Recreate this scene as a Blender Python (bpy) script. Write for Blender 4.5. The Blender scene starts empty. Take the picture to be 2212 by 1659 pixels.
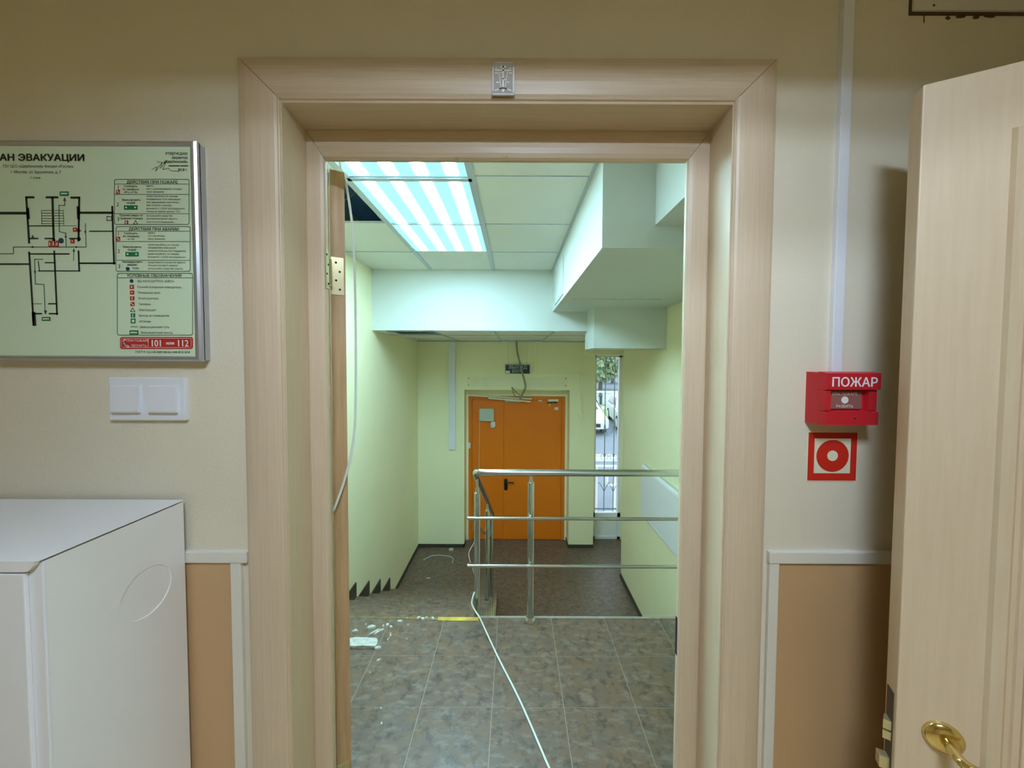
import bpy, bmesh, math, random
from mathutils import Vector, Matrix
random.seed(7)
S = bpy.context.scene
COL = S.collection

# ------------------------------------------------------------------ camera, world, exposure
cam_d = bpy.data.cameras.new('camera')
cam = bpy.data.objects.new('camera', cam_d)
COL.objects.link(cam)
cam.location = (0, 0, 1.5)
cam.rotation_euler = (math.radians(90 - 1.9), math.radians(-0.25), 0)
cam_d.sensor_width = 36
cam_d.sensor_fit = 'HORIZONTAL'
cam_d.lens = 741 / 2212 * 36
cam_d.shift_x = -5.9 / 2212
cam_d.shift_y = -24.9 / 2212
cam_d.clip_start = 0.02
S.camera = cam

W = bpy.data.worlds.new('overcast_sky')
S.world = W
W.use_nodes = True
bgn = W.node_tree.nodes['Background']
bgn.inputs[0].default_value = (0.72, 0.87, 1.0, 1)
bgn.inputs[1].default_value = 2.9

S.view_settings.view_transform = 'Standard'
S.view_settings.look = 'None'
S.view_settings.gamma = 1
S.view_settings.exposure = 0.0
S.view_settings.use_curve_mapping = False

TUBE_L = 200.0       # room lamp tubes, radiance
TUBE_C = (0.62, 0.79, 1.0)
PANEL_L = 92.0        # stair light panels, tube stripes
PANEL_C = (0.50, 0.84, 1.0)

# ------------------------------------------------------------------ helpers
def link(o, parent=None):
    COL.objects.link(o)
    if parent is not None:
        o.parent = parent
    return o

def tag(o, label=None, cat=None, group=None, kind=None):
    if label: o['label'] = label
    if cat: o['category'] = cat
    if group: o['group'] = group
    if kind: o['kind'] = kind
    return o

def empty(name, loc=(0, 0, 0)):
    o = bpy.data.objects.new(name, None)
    o.empty_display_size = 0.05
    o.location = loc
    return link(o)

def obj(name, bm, m, parent=None, smooth=False, keep=False):
    """link a bmesh (world coordinates) as one object"""
    me = bpy.data.meshes.new(name)
    bmesh.ops.recalc_face_normals(bm, faces=bm.faces[:]) if not keep else None
    bm.to_mesh(me); bm.free()
    if smooth:
        for p in me.polygons: p.use_smooth = True
    for mm in (m if isinstance(m, (list, tuple)) else [m]):
        me.materials.append(mm)
    o = bpy.data.objects.new(name, me)
    if parent is not None:
        off = Vector(parent.location)
        p = parent.parent
        while p is not None:
            off += Vector(p.location); p = p.parent
        if off.length:
            me.transform(Matrix.Translation(-off))
    return link(o, parent)

def B(*boxes, bev=0.0, seg=2):
    """bmesh of boxes (x0,x1,y0,y1,z0,z1)"""
    bm = bmesh.new()
    for (x0, x1, y0, y1, z0, z1) in boxes:
        vs = [bm.verts.new((x, y, z)) for x in (x0, x1) for y in (y0, y1) for z in (z0, z1)]
        for f in ((0,1,3,2),(4,6,7,5),(0,4,5,1),(2,3,7,6),(0,2,6,4),(1,5,7,3)):
            bm.faces.new([vs[i] for i in f])
    if bev:
        bmesh.ops.bevel(bm, geom=bm.edges[:], offset=bev, segments=seg, affect='EDGES', profile=0.6)
    return bm

def prism(bm, pts, a, b):
    """closed outline extruded; pts 3D callable of t: pts(a), pts(b) lists"""
    A = [bm.verts.new(p) for p in a]; C = [bm.verts.new(p) for p in b]
    n = len(A)
    bm.faces.new(A); bm.faces.new(C[::-1])
    for i in range(n):
        bm.faces.new((A[i], C[i], C[(i+1) % n], A[(i+1) % n]))
    return bm

def extr_y(bm, pts, y0, y1):
    return prism(bm, None, [(x, y0, z) for x, z in pts], [(x, y1, z) for x, z in pts])

def extr_x(bm, pts, x0, x1):
    return prism(bm, None, [(x0, y, z) for y, z in pts], [(x1, y, z) for y, z in pts])

def extr_z(bm, pts, z0, z1):
    return prism(bm, None, [(x, y, z0) for x, y in pts], [(x, y, z1) for x, y in pts])

def smoothpath(pts, n=8):
    """Catmull-Rom through points"""
    P = [Vector(p) for p in pts]
    out = []
    for i in range(len(P) - 1):
        p0 = P[max(i-1, 0)]; p1 = P[i]; p2 = P[i+1]; p3 = P[min(i+2, len(P)-1)]
        for k in range(n):
            t = k / n
            out.append(0.5*((2*p1) + (-p0+p2)*t + (2*p0-5*p1+4*p2-p3)*t*t + (-p0+3*p1-3*p2+p3)*t*t*t))
    out.append(P[-1])
    return out

def tube(bm, pts, r, seg=12, cap=True):
    P = [Vector(p) for p in pts]
    R = r if isinstance(r, (list, tuple)) else [r] * len(P)
    t0 = (P[1] - P[0]).normalized()
    ref = Vector((0, 0, 1)) if abs(t0.z) < 0.9 else Vector((1, 0, 0))
    u = t0.cross(ref).normalized()
    rings = []
    for i, p in enumerate(P):
        if i == 0: t = t0
        elif i == len(P) - 1: t = (P[i] - P[i-1]).normalized()
        else: t = ((P[i] - P[i-1]).normalized() + (P[i+1] - P[i]).normalized()).normalized()
        u = (u - t * u.dot(t)).normalized()
        v = t.cross(u)
        k = 1.0
        if 0 < i < len(P) - 1:
            c = max(0.5, t.dot((P[i] - P[i-1]).normalized()))
            k = 1.0
        rings.append([bm.verts.new(p + (u*math.cos(a) + v*math.sin(a)) * R[i] * k)
                      for a in [2*math.pi*j/seg for j in range(seg)]])
    for a, b in zip(rings, rings[1:]):
        for j in range(seg):
            bm.faces.new((a[j], a[(j+1) % seg], b[(j+1) % seg], b[j]))
    if cap:
        bm.faces.new(rings[0][::-1]); bm.faces.new(rings[-1])
    return bm

def T(pts, r, seg=12):
    return tube(bmesh.new(), pts, r, seg)

def disc_y(cx, cz, r, y0, y1, seg=32):
    return extr_y(bmesh.new(), [(cx + r*math.cos(2*math.pi*i/seg), cz + r*math.sin(2*math.pi*i/seg)) for i in range(seg)], y0, y1)

def rrect(x0, x1, z0, z1, r, n=5):
    out = []
    for cx, cz, a0 in ((x1-r, z1-r, 0), (x0+r, z1-r, 90), (x0+r, z0+r, 180), (x1-r, z0+r, 270)):
        for i in range(n + 1):
            a = math.radians(a0 + 90*i/n)
            out.append((cx + r*math.cos(a), cz + r*math.sin(a)))
    return out

def _glyphs(body, align):
    """outlines of a line of text at size 1, triangulated contour by contour"""
    cu = bpy.data.curves.new('t', 'FONT')
    cu.body = body; cu.size = 1.0; cu.align_x = align
    to = bpy.data.objects.new('t', cu); COL.objects.link(to)
    dg = bpy.context.evaluated_depsgraph_get()
    ev = to.evaluated_get(dg)
    cv = ev.to_curve(dg)
    cont = []
    for sp in cv.splines:
        pts = []
        if sp.type == 'BEZIER':
            bp = sp.bezier_points
            for k in range(len(bp)):
                a, b = bp[k], bp[(k+1) % len(bp)]
                p0, p1, p2, p3 = a.co, a.handle_right, b.handle_left, b.co
                straight = (p1-p0).cross(p3-p0).length < 1e-5 and (p2-p0).cross(p3-p0).length < 1e-5
                for q in range(1 if straight else 4):
                    t = q/4; u = 1-t
                    v = p0*u**3 + p1*3*u*u*t + p2*3*u*t*t + p3*t**3
                    pts.append((v.x, v.y))
        else:
            pts = [(p.co.x, p.co.y) for p in sp.points]
        if len(pts) > 2: cont.append(pts)
    ev.to_curve_clear(); bpy.data.objects.remove(to); bpy.data.curves.remove(cu)
    # group contours into glyphs, then cut each glyph into trapezoids (non-zero winding)
    cont.sort(key=lambda c: min(p[0] for p in c))
    groups = []
    for c in cont:
        a, b = min(p[0] for p in c), max(p[0] for p in c)
        if groups and a < groups[-1][0]: groups[-1][1].append(c); groups[-1][0] = max(groups[-1][0], b)
        else: groups.append([b, [c]])
    quads = []
    for _, cs in groups:
        ed = []
        ys = set()
        for c in cs:
            for k in range(len(c)):
                p, q = c[k-1], c[k]
                ys.add(round(p[1], 3))
                y0, y1 = round(p[1], 3), round(q[1], 3)
                if y0 != y1: ed.append((p[0], y0, q[0], y1) if y0 < y1 else (q[0], y1, p[0], y0)); ed[-1] += (1 if y0 < y1 else -1,)
        ys = sorted(ys)
        for y0, y1 in zip(ys, ys[1:]):
            ym = (y0+y1)/2
            cr = []
            for xa, ya, xb, yb, d in ed:
                if ya <= ym < yb:
                    f = lambda y: xa + (xb-xa)*(y-ya)/(yb-ya)
                    cr.append((f(ym), f(y0), f(y1), d))
            cr.sort()
            w = 0; st = None
            for m_, a, b, d in cr:
                if w == 0: st = (a, b)
                w += d
                if w == 0: quads.append(((st[0], y0), (a, y0), (b, y1), (st[1], y1)))
    return quads

def text_bm(bm, body, size, x, y, z, align='LEFT', offset=0.0, sx=1.0):
    """flat lettering facing -Y added to bm, baseline at z; offset thickens the strokes"""
    g = _glyphs(body, align)
    sh = [(0, 0)] if offset < .015*size else [(offset, 0), (-offset, 0), (0, offset*.7), (0, -offset*.7), (0, 0)]
    for n, (ox, oz) in enumerate(sh):
        for q in g:
            bm.faces.new([bm.verts.new((x + px*size*sx + ox, y - .00002*n, z + pz*size + oz)) for px, pz in q])
    return bm

# ------------------------------------------------------------------ materials
def srgb(r, g, b):
    f = lambda c: (c/12.92 if c <= 0.04045 else ((c+0.055)/1.055)**2.4)
    return (f(r/255), f(g/255), f(b/255), 1)

def mat(name, col, rough=0.5, metal=0.0, var=0.0, vscale=4.0, bump=0.0, bscale=200.0, stretch=(1,1,1),
        col2=None, spec=0.5, rand=False, detail=4.0, coat=0.0, c2range=(0.35, 0.7)):
    m = bpy.data.materials.new(name); m.use_nodes = True
    nt = m.node_tree; N = nt.nodes; L = nt.links
    p = N['Principled BSDF']
    p.inputs['Roughness'].default_value = rough
    p.inputs['Metallic'].default_value = metal
    p.inputs['Specular IOR Level'].default_value = spec
    p.inputs['Coat Weight'].default_value = coat
    tc = N.new('ShaderNodeTexCoord'); mp = N.new('ShaderNodeMapping')
    mp.inputs['Scale'].default_value = stretch
    L.new(tc.outputs['Object'], mp.inputs['Vector'])
    vec = mp.outputs['Vector']
    if rand:
        oi = N.new('ShaderNodeObjectInfo'); va = N.new('ShaderNodeVectorMath'); va.operation = 'SCALE'
        cx = N.new('ShaderNodeCombineXYZ')
        for i in range(3): L.new(oi.outputs['Random'], cx.inputs[i])
        va.inputs[3].default_value = 37.0
        L.new(cx.outputs[0], va.inputs[0])
        ad = N.new('ShaderNodeVectorMath'); L.new(vec, ad.inputs[0]); L.new(va.outputs[0], ad.inputs[1]); vec = ad.outputs[0]
    if var or col2:
        nz = N.new('ShaderNodeTexNoise'); nz.inputs['Scale'].default_value = vscale; nz.inputs['Detail'].default_value = detail
        L.new(vec, nz.inputs['Vector'])
        rp = N.new('ShaderNodeMapRange'); rp.inputs[1].default_value = c2range[0]; rp.inputs[2].default_value = c2range[1]
        L.new(nz.outputs['Fac'], rp.inputs[0])
        mx = N.new('ShaderNodeMix'); mx.data_type = 'RGBA'
        L.new(rp.outputs[0], mx.inputs[0])
        c2 = col2 if col2 else tuple(c*(1-var) for c in col[:3]) + (1,)
        mx.inputs[6].default_value = col; mx.inputs[7].default_value = c2
        L.new(mx.outputs[2], p.inputs['Base Color'])
    else:
        p.inputs['Base Color'].default_value = col
    if bump:
        n2 = N.new('ShaderNodeTexNoise'); n2.inputs['Scale'].default_value = bscale; n2.inputs['Detail'].default_value = 2
        L.new(vec, n2.inputs['Vector'])
        bp = N.new('ShaderNodeBump'); bp.inputs['Strength'].default_value = bump; bp.inputs['Distance'].default_value = 0.002
        L.new(n2.outputs['Fac'], bp.inputs['Height']); L.new(bp.outputs[0], p.inputs['Normal'])
    return m

M = {}
M['wall_room'] = mat('cream_woodchip_paint', srgb(227, 216, 192), 0.75, var=0.05, vscale=2.5, bump=0.35, bscale=260)
M['ceil_room'] = mat('room_ceiling_paint', srgb(238, 228, 204), 0.8, var=0.03)
M['room_other'] = mat('room_wall_paint', srgb(236, 216, 168), 0.8, var=0.04)
M['room_floor'] = mat('room_linoleum', srgb(206, 176, 130), 0.5, var=0.12, vscale=6)
M['dado'] = mat('tan_wall_panel', srgb(202, 163, 118), 0.5, var=0.08, vscale=5, stretch=(1, 1, 0.3), bump=0.1, bscale=300)
M['white_trim'] = mat('white_pvc_trim', srgb(225, 218, 205), 0.45, var=0.03)
M['wood_v'] = mat('beech_laminate_vertical', srgb(214, 192, 164), 0.42, col2=srgb(207, 183, 154), vscale=12, stretch=(26, 26, 0.5), bump=0.05, bscale=60)
M['wood_h'] = mat('beech_laminate_horizontal', srgb(214, 192, 164), 0.36, col2=srgb(205, 181, 152), vscale=12, stretch=(0.5, 26, 26), bump=0.05, bscale=60)
M['wood_door'] = mat('pale_door_veneer', srgb(218, 195, 164), 0.45, col2=srgb(213, 189, 157), vscale=9, stretch=(14, 14, 0.7), bump=0.05, bscale=80)
M['leaf_edge'] = mat('door_edge_veneer', srgb(196, 160, 118), 0.5, col2=srgb(180, 146, 106), vscale=9, stretch=(12, 12, 0.7))
M['wall_stair'] = mat('pale_yellow_green_paint', srgb(250, 244, 202), 0.6, var=0.03, vscale=2, bump=0.1, bscale=180)
M['white_plaster'] = mat('white_plasterboard', srgb(212, 216, 210), 0.7, var=0.02, vscale=2, bump=0.05, bscale=150)
M['tile_ceiling'] = mat('mineral_ceiling_tile', srgb(240, 240, 232), 0.85, var=0.05, vscale=3, bump=0.3, bscale=350, rand=True)
M['tbar'] = mat('white_grid_bar', srgb(186, 196, 204), 0.4)
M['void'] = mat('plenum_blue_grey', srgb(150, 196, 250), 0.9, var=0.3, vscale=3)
M['floor_grout'] = mat('pale_tile_joint', srgb(158, 150, 136), 0.8, var=0.15, vscale=30)
def slate(name, k=1.0, rough=0.42):
    m = bpy.data.materials.new(name); m.use_nodes = True
    nt = m.node_tree; N = nt.nodes; L = nt.links; p = N['Principled BSDF']
    tc = N.new('ShaderNodeTexCoord'); oi = N.new('ShaderNodeObjectInfo')
    cx = N.new('ShaderNodeCombineXYZ'); sc = N.new('ShaderNodeVectorMath'); sc.operation = 'SCALE'; sc.inputs[3].default_value = 23
    for i in range(3): L.new(oi.outputs['Random'], cx.inputs[i])
    L.new(cx.outputs[0], sc.inputs[0])
    ad = N.new('ShaderNodeVectorMath'); L.new(tc.outputs['Object'], ad.inputs[0]); L.new(sc.outputs[0], ad.inputs[1])
    def noise(scale, det, stretch=None):
        v = ad.outputs[0]
        if stretch:
            mp = N.new('ShaderNodeMapping'); mp.inputs['Rotation'].default_value = (0, 0, 0.6); mp.inputs['Scale'].default_value = stretch
            L.new(v, mp.inputs['Vector']); v = mp.outputs[0]
        n = N.new('ShaderNodeTexNoise'); n.inputs['Scale'].default_value = scale; n.inputs['Detail'].default_value = det
        n.inputs['Roughness'].default_value = 0.65
        L.new(v, n.inputs['Vector']); return n.outputs['Fac']
    def mix(fac, lo, hi, a, b):
        r = N.new('ShaderNodeMapRange'); r.inputs[1].default_value = lo; r.inputs[2].default_value = hi
        L.new(fac, r.inputs[0])
        x = N.new('ShaderNodeMix'); x.data_type = 'RGBA'; L.new(r.outputs[0], x.inputs[0])
        for s, c in ((6, a), (7, b)):
            if isinstance(c, tuple): x.inputs[s].default_value = tuple(v*k for v in c[:3]) + (1,)
            else: L.new(c, x.inputs[s])
        return x.outputs[2]
    a = mix(noise(8, 8), 0.40, 0.62, srgb(140, 110, 88), srgb(128, 110, 98))
    b = mix(noise(15, 8), 0.46, 0.72, a, srgb(146, 114, 84))
    c = mix(noise(14, 10, (1, 2.6, 1)), 0.50, 0.84, b, srgb(178, 162, 150))
    d = mix(noise(26, 9), 0.50, 0.76, c, srgb(66, 56, 48))
    L.new(d, p.inputs['Base Color'])
    p.inputs['Roughness'].default_value = rough
    bp = N.new('ShaderNodeBump'); bp.inputs['Strength'].default_value = 0.15; bp.inputs['Distance'].default_value = 0.002
    L.new(noise(30, 5), bp.inputs['Height']); L.new(bp.outputs[0], p.inputs['Normal'])
    return m
M['slate'] = slate('slate_pattern_tile', 0.63, 0.40)
M['skirt'] = mat('dark_tile_skirting', srgb(74, 66, 54), 0.45, var=0.25, vscale=12)
M['stringer'] = mat('cream_stair_side_paint', srgb(244, 236, 196), 0.7, var=0.05)
M['yellow'] = mat('worn_yellow_edge_tape', srgb(214, 186, 56), 0.5, col2=srgb(160, 132, 70), vscale=14, c2range=(0.45, 0.7))
M['tape_worn'] = mat('rubbed_off_edge_tape', srgb(150, 126, 62), 0.6, col2=srgb(92, 80, 62), vscale=18)
M['grille'] = mat('blue_grey_iron', srgb(120, 146, 154), 0.5)
M['steel'] = mat('brushed_stainless_steel', srgb(200, 202, 200), 0.22, 1.0, var=0.06, vscale=8, stretch=(1, 1, 20))
M['orange'] = mat('orange_painted_steel', srgb(236, 122, 16), 0.42, var=0.05, vscale=1.5)
M['black'] = mat('black_plastic', srgb(20, 20, 22), 0.4)
M['dark'] = mat('dark_gap', srgb(38, 34, 30), 0.8)
M['white'] = mat('white_plastic', srgb(232, 232, 236), 0.35)
M['white_cab'] = mat('white_enamelled_steel', srgb(240, 238, 238), 0.4, var=0.015, vscale=3, bump=0.04, bscale=400)
M['lamp_grey'] = mat('dark_grey_lamp_housing', srgb(90, 88, 84), 0.6)
M['grey_plastic'] = mat('pale_grey_plastic', srgb(196, 204, 190), 0.5)
M['conduit'] = mat('grey_corrugated_conduit', srgb(150, 148, 120), 0.6)
M['cable'] = mat('white_cable_sheath', srgb(222, 228, 218), 0.45)
M['red'] = mat('red_plastic', srgb(196, 34, 44), 0.38)
M['red_print'] = mat('red_sign_print', srgb(206, 40, 24), 0.5)
M['cream_print'] = mat('cream_sign_print', srgb(232, 226, 196), 0.5)
M['white_print'] = mat('white_print', srgb(240, 232, 230), 0.5)
M['clear_plate'] = mat('smoky_break_plate', srgb(150, 96, 88), 0.2)
M['plan_paper'] = mat('photoluminescent_sheet', srgb(216, 234, 202), 0.35, var=0.03, vscale=3)
M['ink'] = mat('dark_green_black_ink', srgb(26, 34, 24), 0.5)
M['ink_line'] = mat('grey_green_ink', srgb(70, 96, 74), 0.5)
M['ink_green'] = mat('green_ink', srgb(20, 120, 72), 0.5)
M['ink_red'] = mat('red_ink', srgb(190, 40, 34), 0.5)
M['ink_blue'] = mat('dark_blue_ink', srgb(34, 66, 84), 0.5)
M['alu'] = mat('satin_aluminium', srgb(190, 192, 200), 0.35, 0.85)
M['brass'] = mat('polished_brass', srgb(226, 204, 140), 0.14, 1.0)
M['brass_pale'] = mat('pale_brass_plate', srgb(214, 204, 160), 0.32, 0.75)
M['exit_blue'] = mat('dark_navy_sign_face', srgb(24, 40, 62), 0.35)
M['exit_letter'] = mat('grey_sign_lettering', srgb(178, 188, 192), 0.5)
M['plaster_chip'] = mat('broken_plaster', srgb(206, 202, 190), 0.9, var=0.35, vscale=60, bump=0.4, bscale=120)
M['sticker'] = mat('clear_grey_sticker', srgb(186, 182, 180), 0.25)
M['silver'] = mat('silver_white_print', srgb(255, 255, 255), 0.3)
M['dirt'] = mat('wall_grime', srgb(92, 74, 48), 0.9, var=0.3, vscale=30)
M['asphalt'] = mat('pale_paving', srgb(132, 142, 152), 0.9, var=0.12, vscale=2)
M['grass'] = mat('lawn_grass', srgb(112, 150, 92), 0.9, col2=srgb(140, 164, 100), vscale=3)
M['kerb'] = mat('white_kerb', srgb(230, 230, 228), 0.8)
M['car_white'] = mat('white_car_paint', srgb(225, 228, 232), 0.25)
M['car_glass'] = mat('car_window_glass', srgb(60, 80, 92), 0.1)
M['rubber'] = mat('tyre_rubber', srgb(40, 40, 44), 0.8)
M['foliage'] = mat('tree_foliage', srgb(150, 178, 140), 0.8, col2=srgb(196, 200, 144), vscale=1.2)
M['bark'] = mat('tree_bark', srgb(110, 100, 88), 0.9, var=0.3, vscale=10)
M['facade'] = mat('pale_house_render', srgb(200, 195, 205), 0.9, var=0.05)

def emis(name, col, s):
    m = bpy.data.materials.new(name); m.use_nodes = True
    nt = m.node_tree; p = nt.nodes['Principled BSDF']
    p.inputs['Base Color'].default_value = (0.8, 0.8, 0.8, 1)
    p.inputs['Emission Color'].default_value = (*col, 1); p.inputs['Emission Strength'].default_value = s
    return m
M['tube'] = emis('fluorescent_tube', TUBE_C, TUBE_L)

def panel_mat():
    m = bpy.data.materials.new('prismatic_diffuser_over_four_tubes'); m.use_nodes = True
    nt = m.node_tree; N = nt.nodes; L = nt.links; p = N['Principled BSDF']
    p.inputs['Roughness'].default_value = 0.4; p.inputs['Base Color'].default_value = (.06, .08, .09, 1)
    tc = N.new('ShaderNodeTexCoord'); sp = N.new('ShaderNodeSeparateXYZ'); L.new(tc.outputs['Object'], sp.inputs[0])
    # four tubes along the panel's depth, 0.149 m apart; x is local to the panel
    a = N.new('ShaderNodeMath'); a.operation = 'MULTIPLY_ADD'; a.inputs[1].default_value = 1/0.149; a.inputs[2].default_value = 10.0
    L.new(sp.outputs[0], a.inputs[0])
    fr = N.new('ShaderNodeMath'); fr.operation = 'FRACT'; L.new(a.outputs[0], fr.inputs[0])
    s = N.new('ShaderNodeMath'); s.operation = 'SUBTRACT'; s.inputs[1].default_value = 0.5; L.new(fr.outputs[0], s.inputs[0])
    ab = N.new('ShaderNodeMath'); ab.operation = 'ABSOLUTE'; L.new(s.outputs[0], ab.inputs[0])
    r = N.new('ShaderNodeMapRange'); r.interpolation_type = 'SMOOTHSTEP'
    r.inputs[1].default_value = 0.36; r.inputs[2].default_value = 0.08; L.new(ab.outputs[0], r.inputs[0])
    # tubes end a little short of the panel's ends
    ya = N.new('ShaderNodeMath'); ya.operation = 'ABSOLUTE'; L.new(sp.outputs[1], ya.inputs[0])
    ry = N.new('ShaderNodeMapRange'); ry.interpolation_type = 'SMOOTHSTEP'
    ry.inputs[1].default_value = 0.292; ry.inputs[2].default_value = 0.262; L.new(ya.outputs[0], ry.inputs[0])
    mu = N.new('ShaderNodeMath'); mu.operation = 'MULTIPLY'; L.new(r.outputs[0], mu.inputs[0]); L.new(ry.outputs[0], mu.inputs[1])
    pw = N.new('ShaderNodeMath'); pw.operation = 'POWER'; pw.inputs[1].default_value = 5.0; L.new(mu.outputs[0], pw.inputs[0])
    st = N.new('ShaderNodeMapRange'); st.inputs[3].default_value = 0.98; st.inputs[4].default_value = PANEL_L
    L.new(pw.outputs[0], st.inputs[0])
    mx = N.new('ShaderNodeMix'); mx.data_type = 'RGBA'; L.new(mu.outputs[0], mx.inputs[0])
    mx.inputs[6].default_value = (0.42, 0.90, 1.0, 1); mx.inputs[7].default_value = (*PANEL_C, 1)
    L.new(mx.outputs[2], p.inputs['Emission Color']); L.new(st.outputs[0], p.inputs['Emission Strength'])
    return m
M['panel'] = panel_mat()

def glass_mat():
    m = bpy.data.materials.new('clear_window_glass'); m.use_nodes = True
    nt = m.node_tree; N = nt.nodes; L = nt.links
    N.remove(N['Principled BSDF'])
    tr = N.new('ShaderNodeBsdfTransparent'); tr.inputs[0].default_value = (0.96, 0.98, 0.98, 1)
    gl = N.new('ShaderNodeBsdfGlossy'); gl.inputs['Roughness'].default_value = 0.02
    mx = N.new('ShaderNodeMixShader'); mx.inputs[0].default_value = 0.06
    L.new(tr.outputs[0], mx.inputs[1]); L.new(gl.outputs[0], mx.inputs[2])
    L.new(mx.outputs[0], N['Material Output'].inputs[0])
    return m
M['glass'] = glass_mat()

# ================================================================== STRUCTURE
def struct(name, bm, m, label, cat, parent=None):
    o = obj(name, bm, m, parent)
    if parent is None: tag(o, label, cat, kind='structure')
    return o

XL, XR = -1.455, 1.41          # stairwell side walls
YW, YB = 0.787, 0.96           # room wall faces (front / stairwell side)
ZT = 2.80                      # slab above everything
ZL = -1.34                     # lower floor
YE = 1.958                     # landing edge
RX0, RX1, RY0 = -2.0, 1.62, -2.6
ZR = 2.40                      # room ceiling

# ---- camera room
struct('wall_front', B((RX0-.1, -0.56, YW, YB, 0, ZT), (0.53, 1.9, YW, YB, 0, ZT), (-0.56, 0.53, YW, YB, 2.10, ZT)), M['wall_room'],
       'cream textured wall around the wooden doorway', 'wall')
struct('wall_room_left', B((RX0-.1, RX0, RY0-.1, YW, 0, ZT)), M['room_other'], 'cream side wall of the room, left of the doorway wall', 'wall')
struct('wall_room_right', B((RX1, RX1+.1, RY0-.1, YW, 0, ZT)), M['room_other'], 'cream side wall of the room, behind the open pale door', 'wall')
struct('wall_room_back', B((RX0, RX1, RY0-.1, RY0, 0, ZT)), M['room_other'], 'cream wall of the room opposite the doorway', 'wall')
struct('floor_room', B((RX0-.1, RX1+.1, RY0-.1, YW, -0.12, 0)), M['room_floor'], 'brown linoleum floor of the room before the doorway', 'floor')
struct('ceiling_room', B((RX0-.1, RX1+.1, RY0-.1, -.71, ZR, 2.9), (RX0-.1, RX1+.1, -.09, YW+.01, ZR, 2.9), (RX0-.1, -.21, -.71, -.09, ZR, 2.9), (.41, RX1+.1, -.71, -.09, ZR, 2.9), (-.21, .41, -.71, -.09, ZR+.21, 2.9)), M['ceil_room'], 'plain white ceiling of the room before the doorway', 'ceiling')
# dado panels and white trims
struct('wall_lower_left', B((-2.0, -0.653, YW-.004, YW+.002, 0, 1.032)), M['dado'], 'tan lower wall panel between the white cabinet and the door casing', 'wall panel')
struct('wall_lower_right', B((0.611, 1.6, YW-.004, YW+.002, 0, 1.036)), M['dado'], 'tan lower wall panel between the door casing and the open pale door', 'wall panel')
struct('trim_1', B((-2.0, -0.616, YW-.011, YW+.002, 1.0305, 1.0575), bev=.003), M['white_trim'], 'white rail over the tan panel beside the cabinet', 'trim')
struct('trim_2', B((-0.6565, -0.632, YW-.009, YW+.002, 0, 1.031), bev=.002), M['white_trim'], 'white upright strip between tan panel and casing beside the cabinet', 'trim')
struct('trim_3', B((0.590, 1.6, YW-.011, YW+.002, 1.0345, 1.0625), bev=.003), M['white_trim'], 'white rail over the tan panel under the fire sign', 'trim')
struct('trim_4', B((0.592, 0.6145, YW-.009, YW+.002, 0, 1.035), bev=.002), M['white_trim'], 'white upright strip between casing and tan panel under the fire sign', 'trim')

# ---- doorway: casing, jamb lining, frame, outward-opened leaf
def mitre_set(parent, name, xo, xi, zo, zi, prof, x0r, mv, mh, wr=None):
    """three mitred mouldings round a doorway. prof: list of (s 0..1 outer->inner, y). xo/xi left outer/inner,
       x0r right outer; right width equals left width; zo/zi top outer/inner"""
    w = xi - xo; h = zo - zi; wr = wr or w
    def ring(bm, f):
        a = [f(s, y, 0) for s, y in prof]; b = [f(s, y, 1) for s, y in prof]
        return prism(bm, None, a, b)
    l = bmesh.new(); ring(l, lambda s, y, e: (xo + s*w, y, 0 if e == 0 else zo - s*h))
    r = bmesh.new(); ring(r, lambda s, y, e: (x0r - s*wr, y, 0 if e == 0 else zo - s*h))
    g = 0.0011
    t = bmesh.new(); ring(t, lambda s, y, e: ((xo + s*w + g) if e == 0 else (x0r - s*wr - g), y, zo - s*h + g*.2))
    obj(name, l, mv, parent); obj(name, r, mv, parent); obj(name, t, mh, parent)

casing = empty('trim_5', (-0.019, YW, 0))
tag(casing, 'wide pale beech casing around the doorway', 'door casing', kind='structure')
cp = [(0, YW+.002), (0, .7755), (.03, .7725), (.10, .7700), (.22, .7675), (.40, .7655), (.60, .7655), (.78, .7672), (.88, .7690), (.93, .7712),
      (.955, .7712), (.97, .7700), (.99, .7715), (1, .7745), (1, YW+.002)]
mitre_set(casing, 'casing_board', -.612, -.5185, 2.165, 2.0715, cp, .574, M['wood_v'], M['wood_h'])

door1 = empty('door_1', (-0.019, .86, 0))
tag(door1, 'doorway lining with beech frame and its leaf swung out to the stairs', 'door', kind='structure')
obj('jamb_board', B((-.545, -.5155, .774, .864, 0, 2.085)), M['wood_v'], door1)
obj('jamb_board', B((.4775, .507, .774, .864, 0, 2.085)), M['wood_v'], door1)
obj('jamb_board', B((-.5155, .4775, .774, .864, 2.066, 2.085)), M['wood_h'], door1)
fp = [(0, .862), (0, .8612), (.04, .8600), (.10, .8595), (.62, .8592), (.80, .8605), (.94, .8630), (1, .868), (1, .877), (.42, .877), (.42, .930), (0, .930)]
mitre_set(door1, 'frame_member', -.5165, -.4725, 2.067, 1.997, fp, .4785, M['wood_v'], M['wood_h'], .0530)
# strike plate in the right frame member
obj('strike_plate', B((.4245, .4265, .8690, .8775, .735, .835)), M['dark'], door1)
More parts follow.
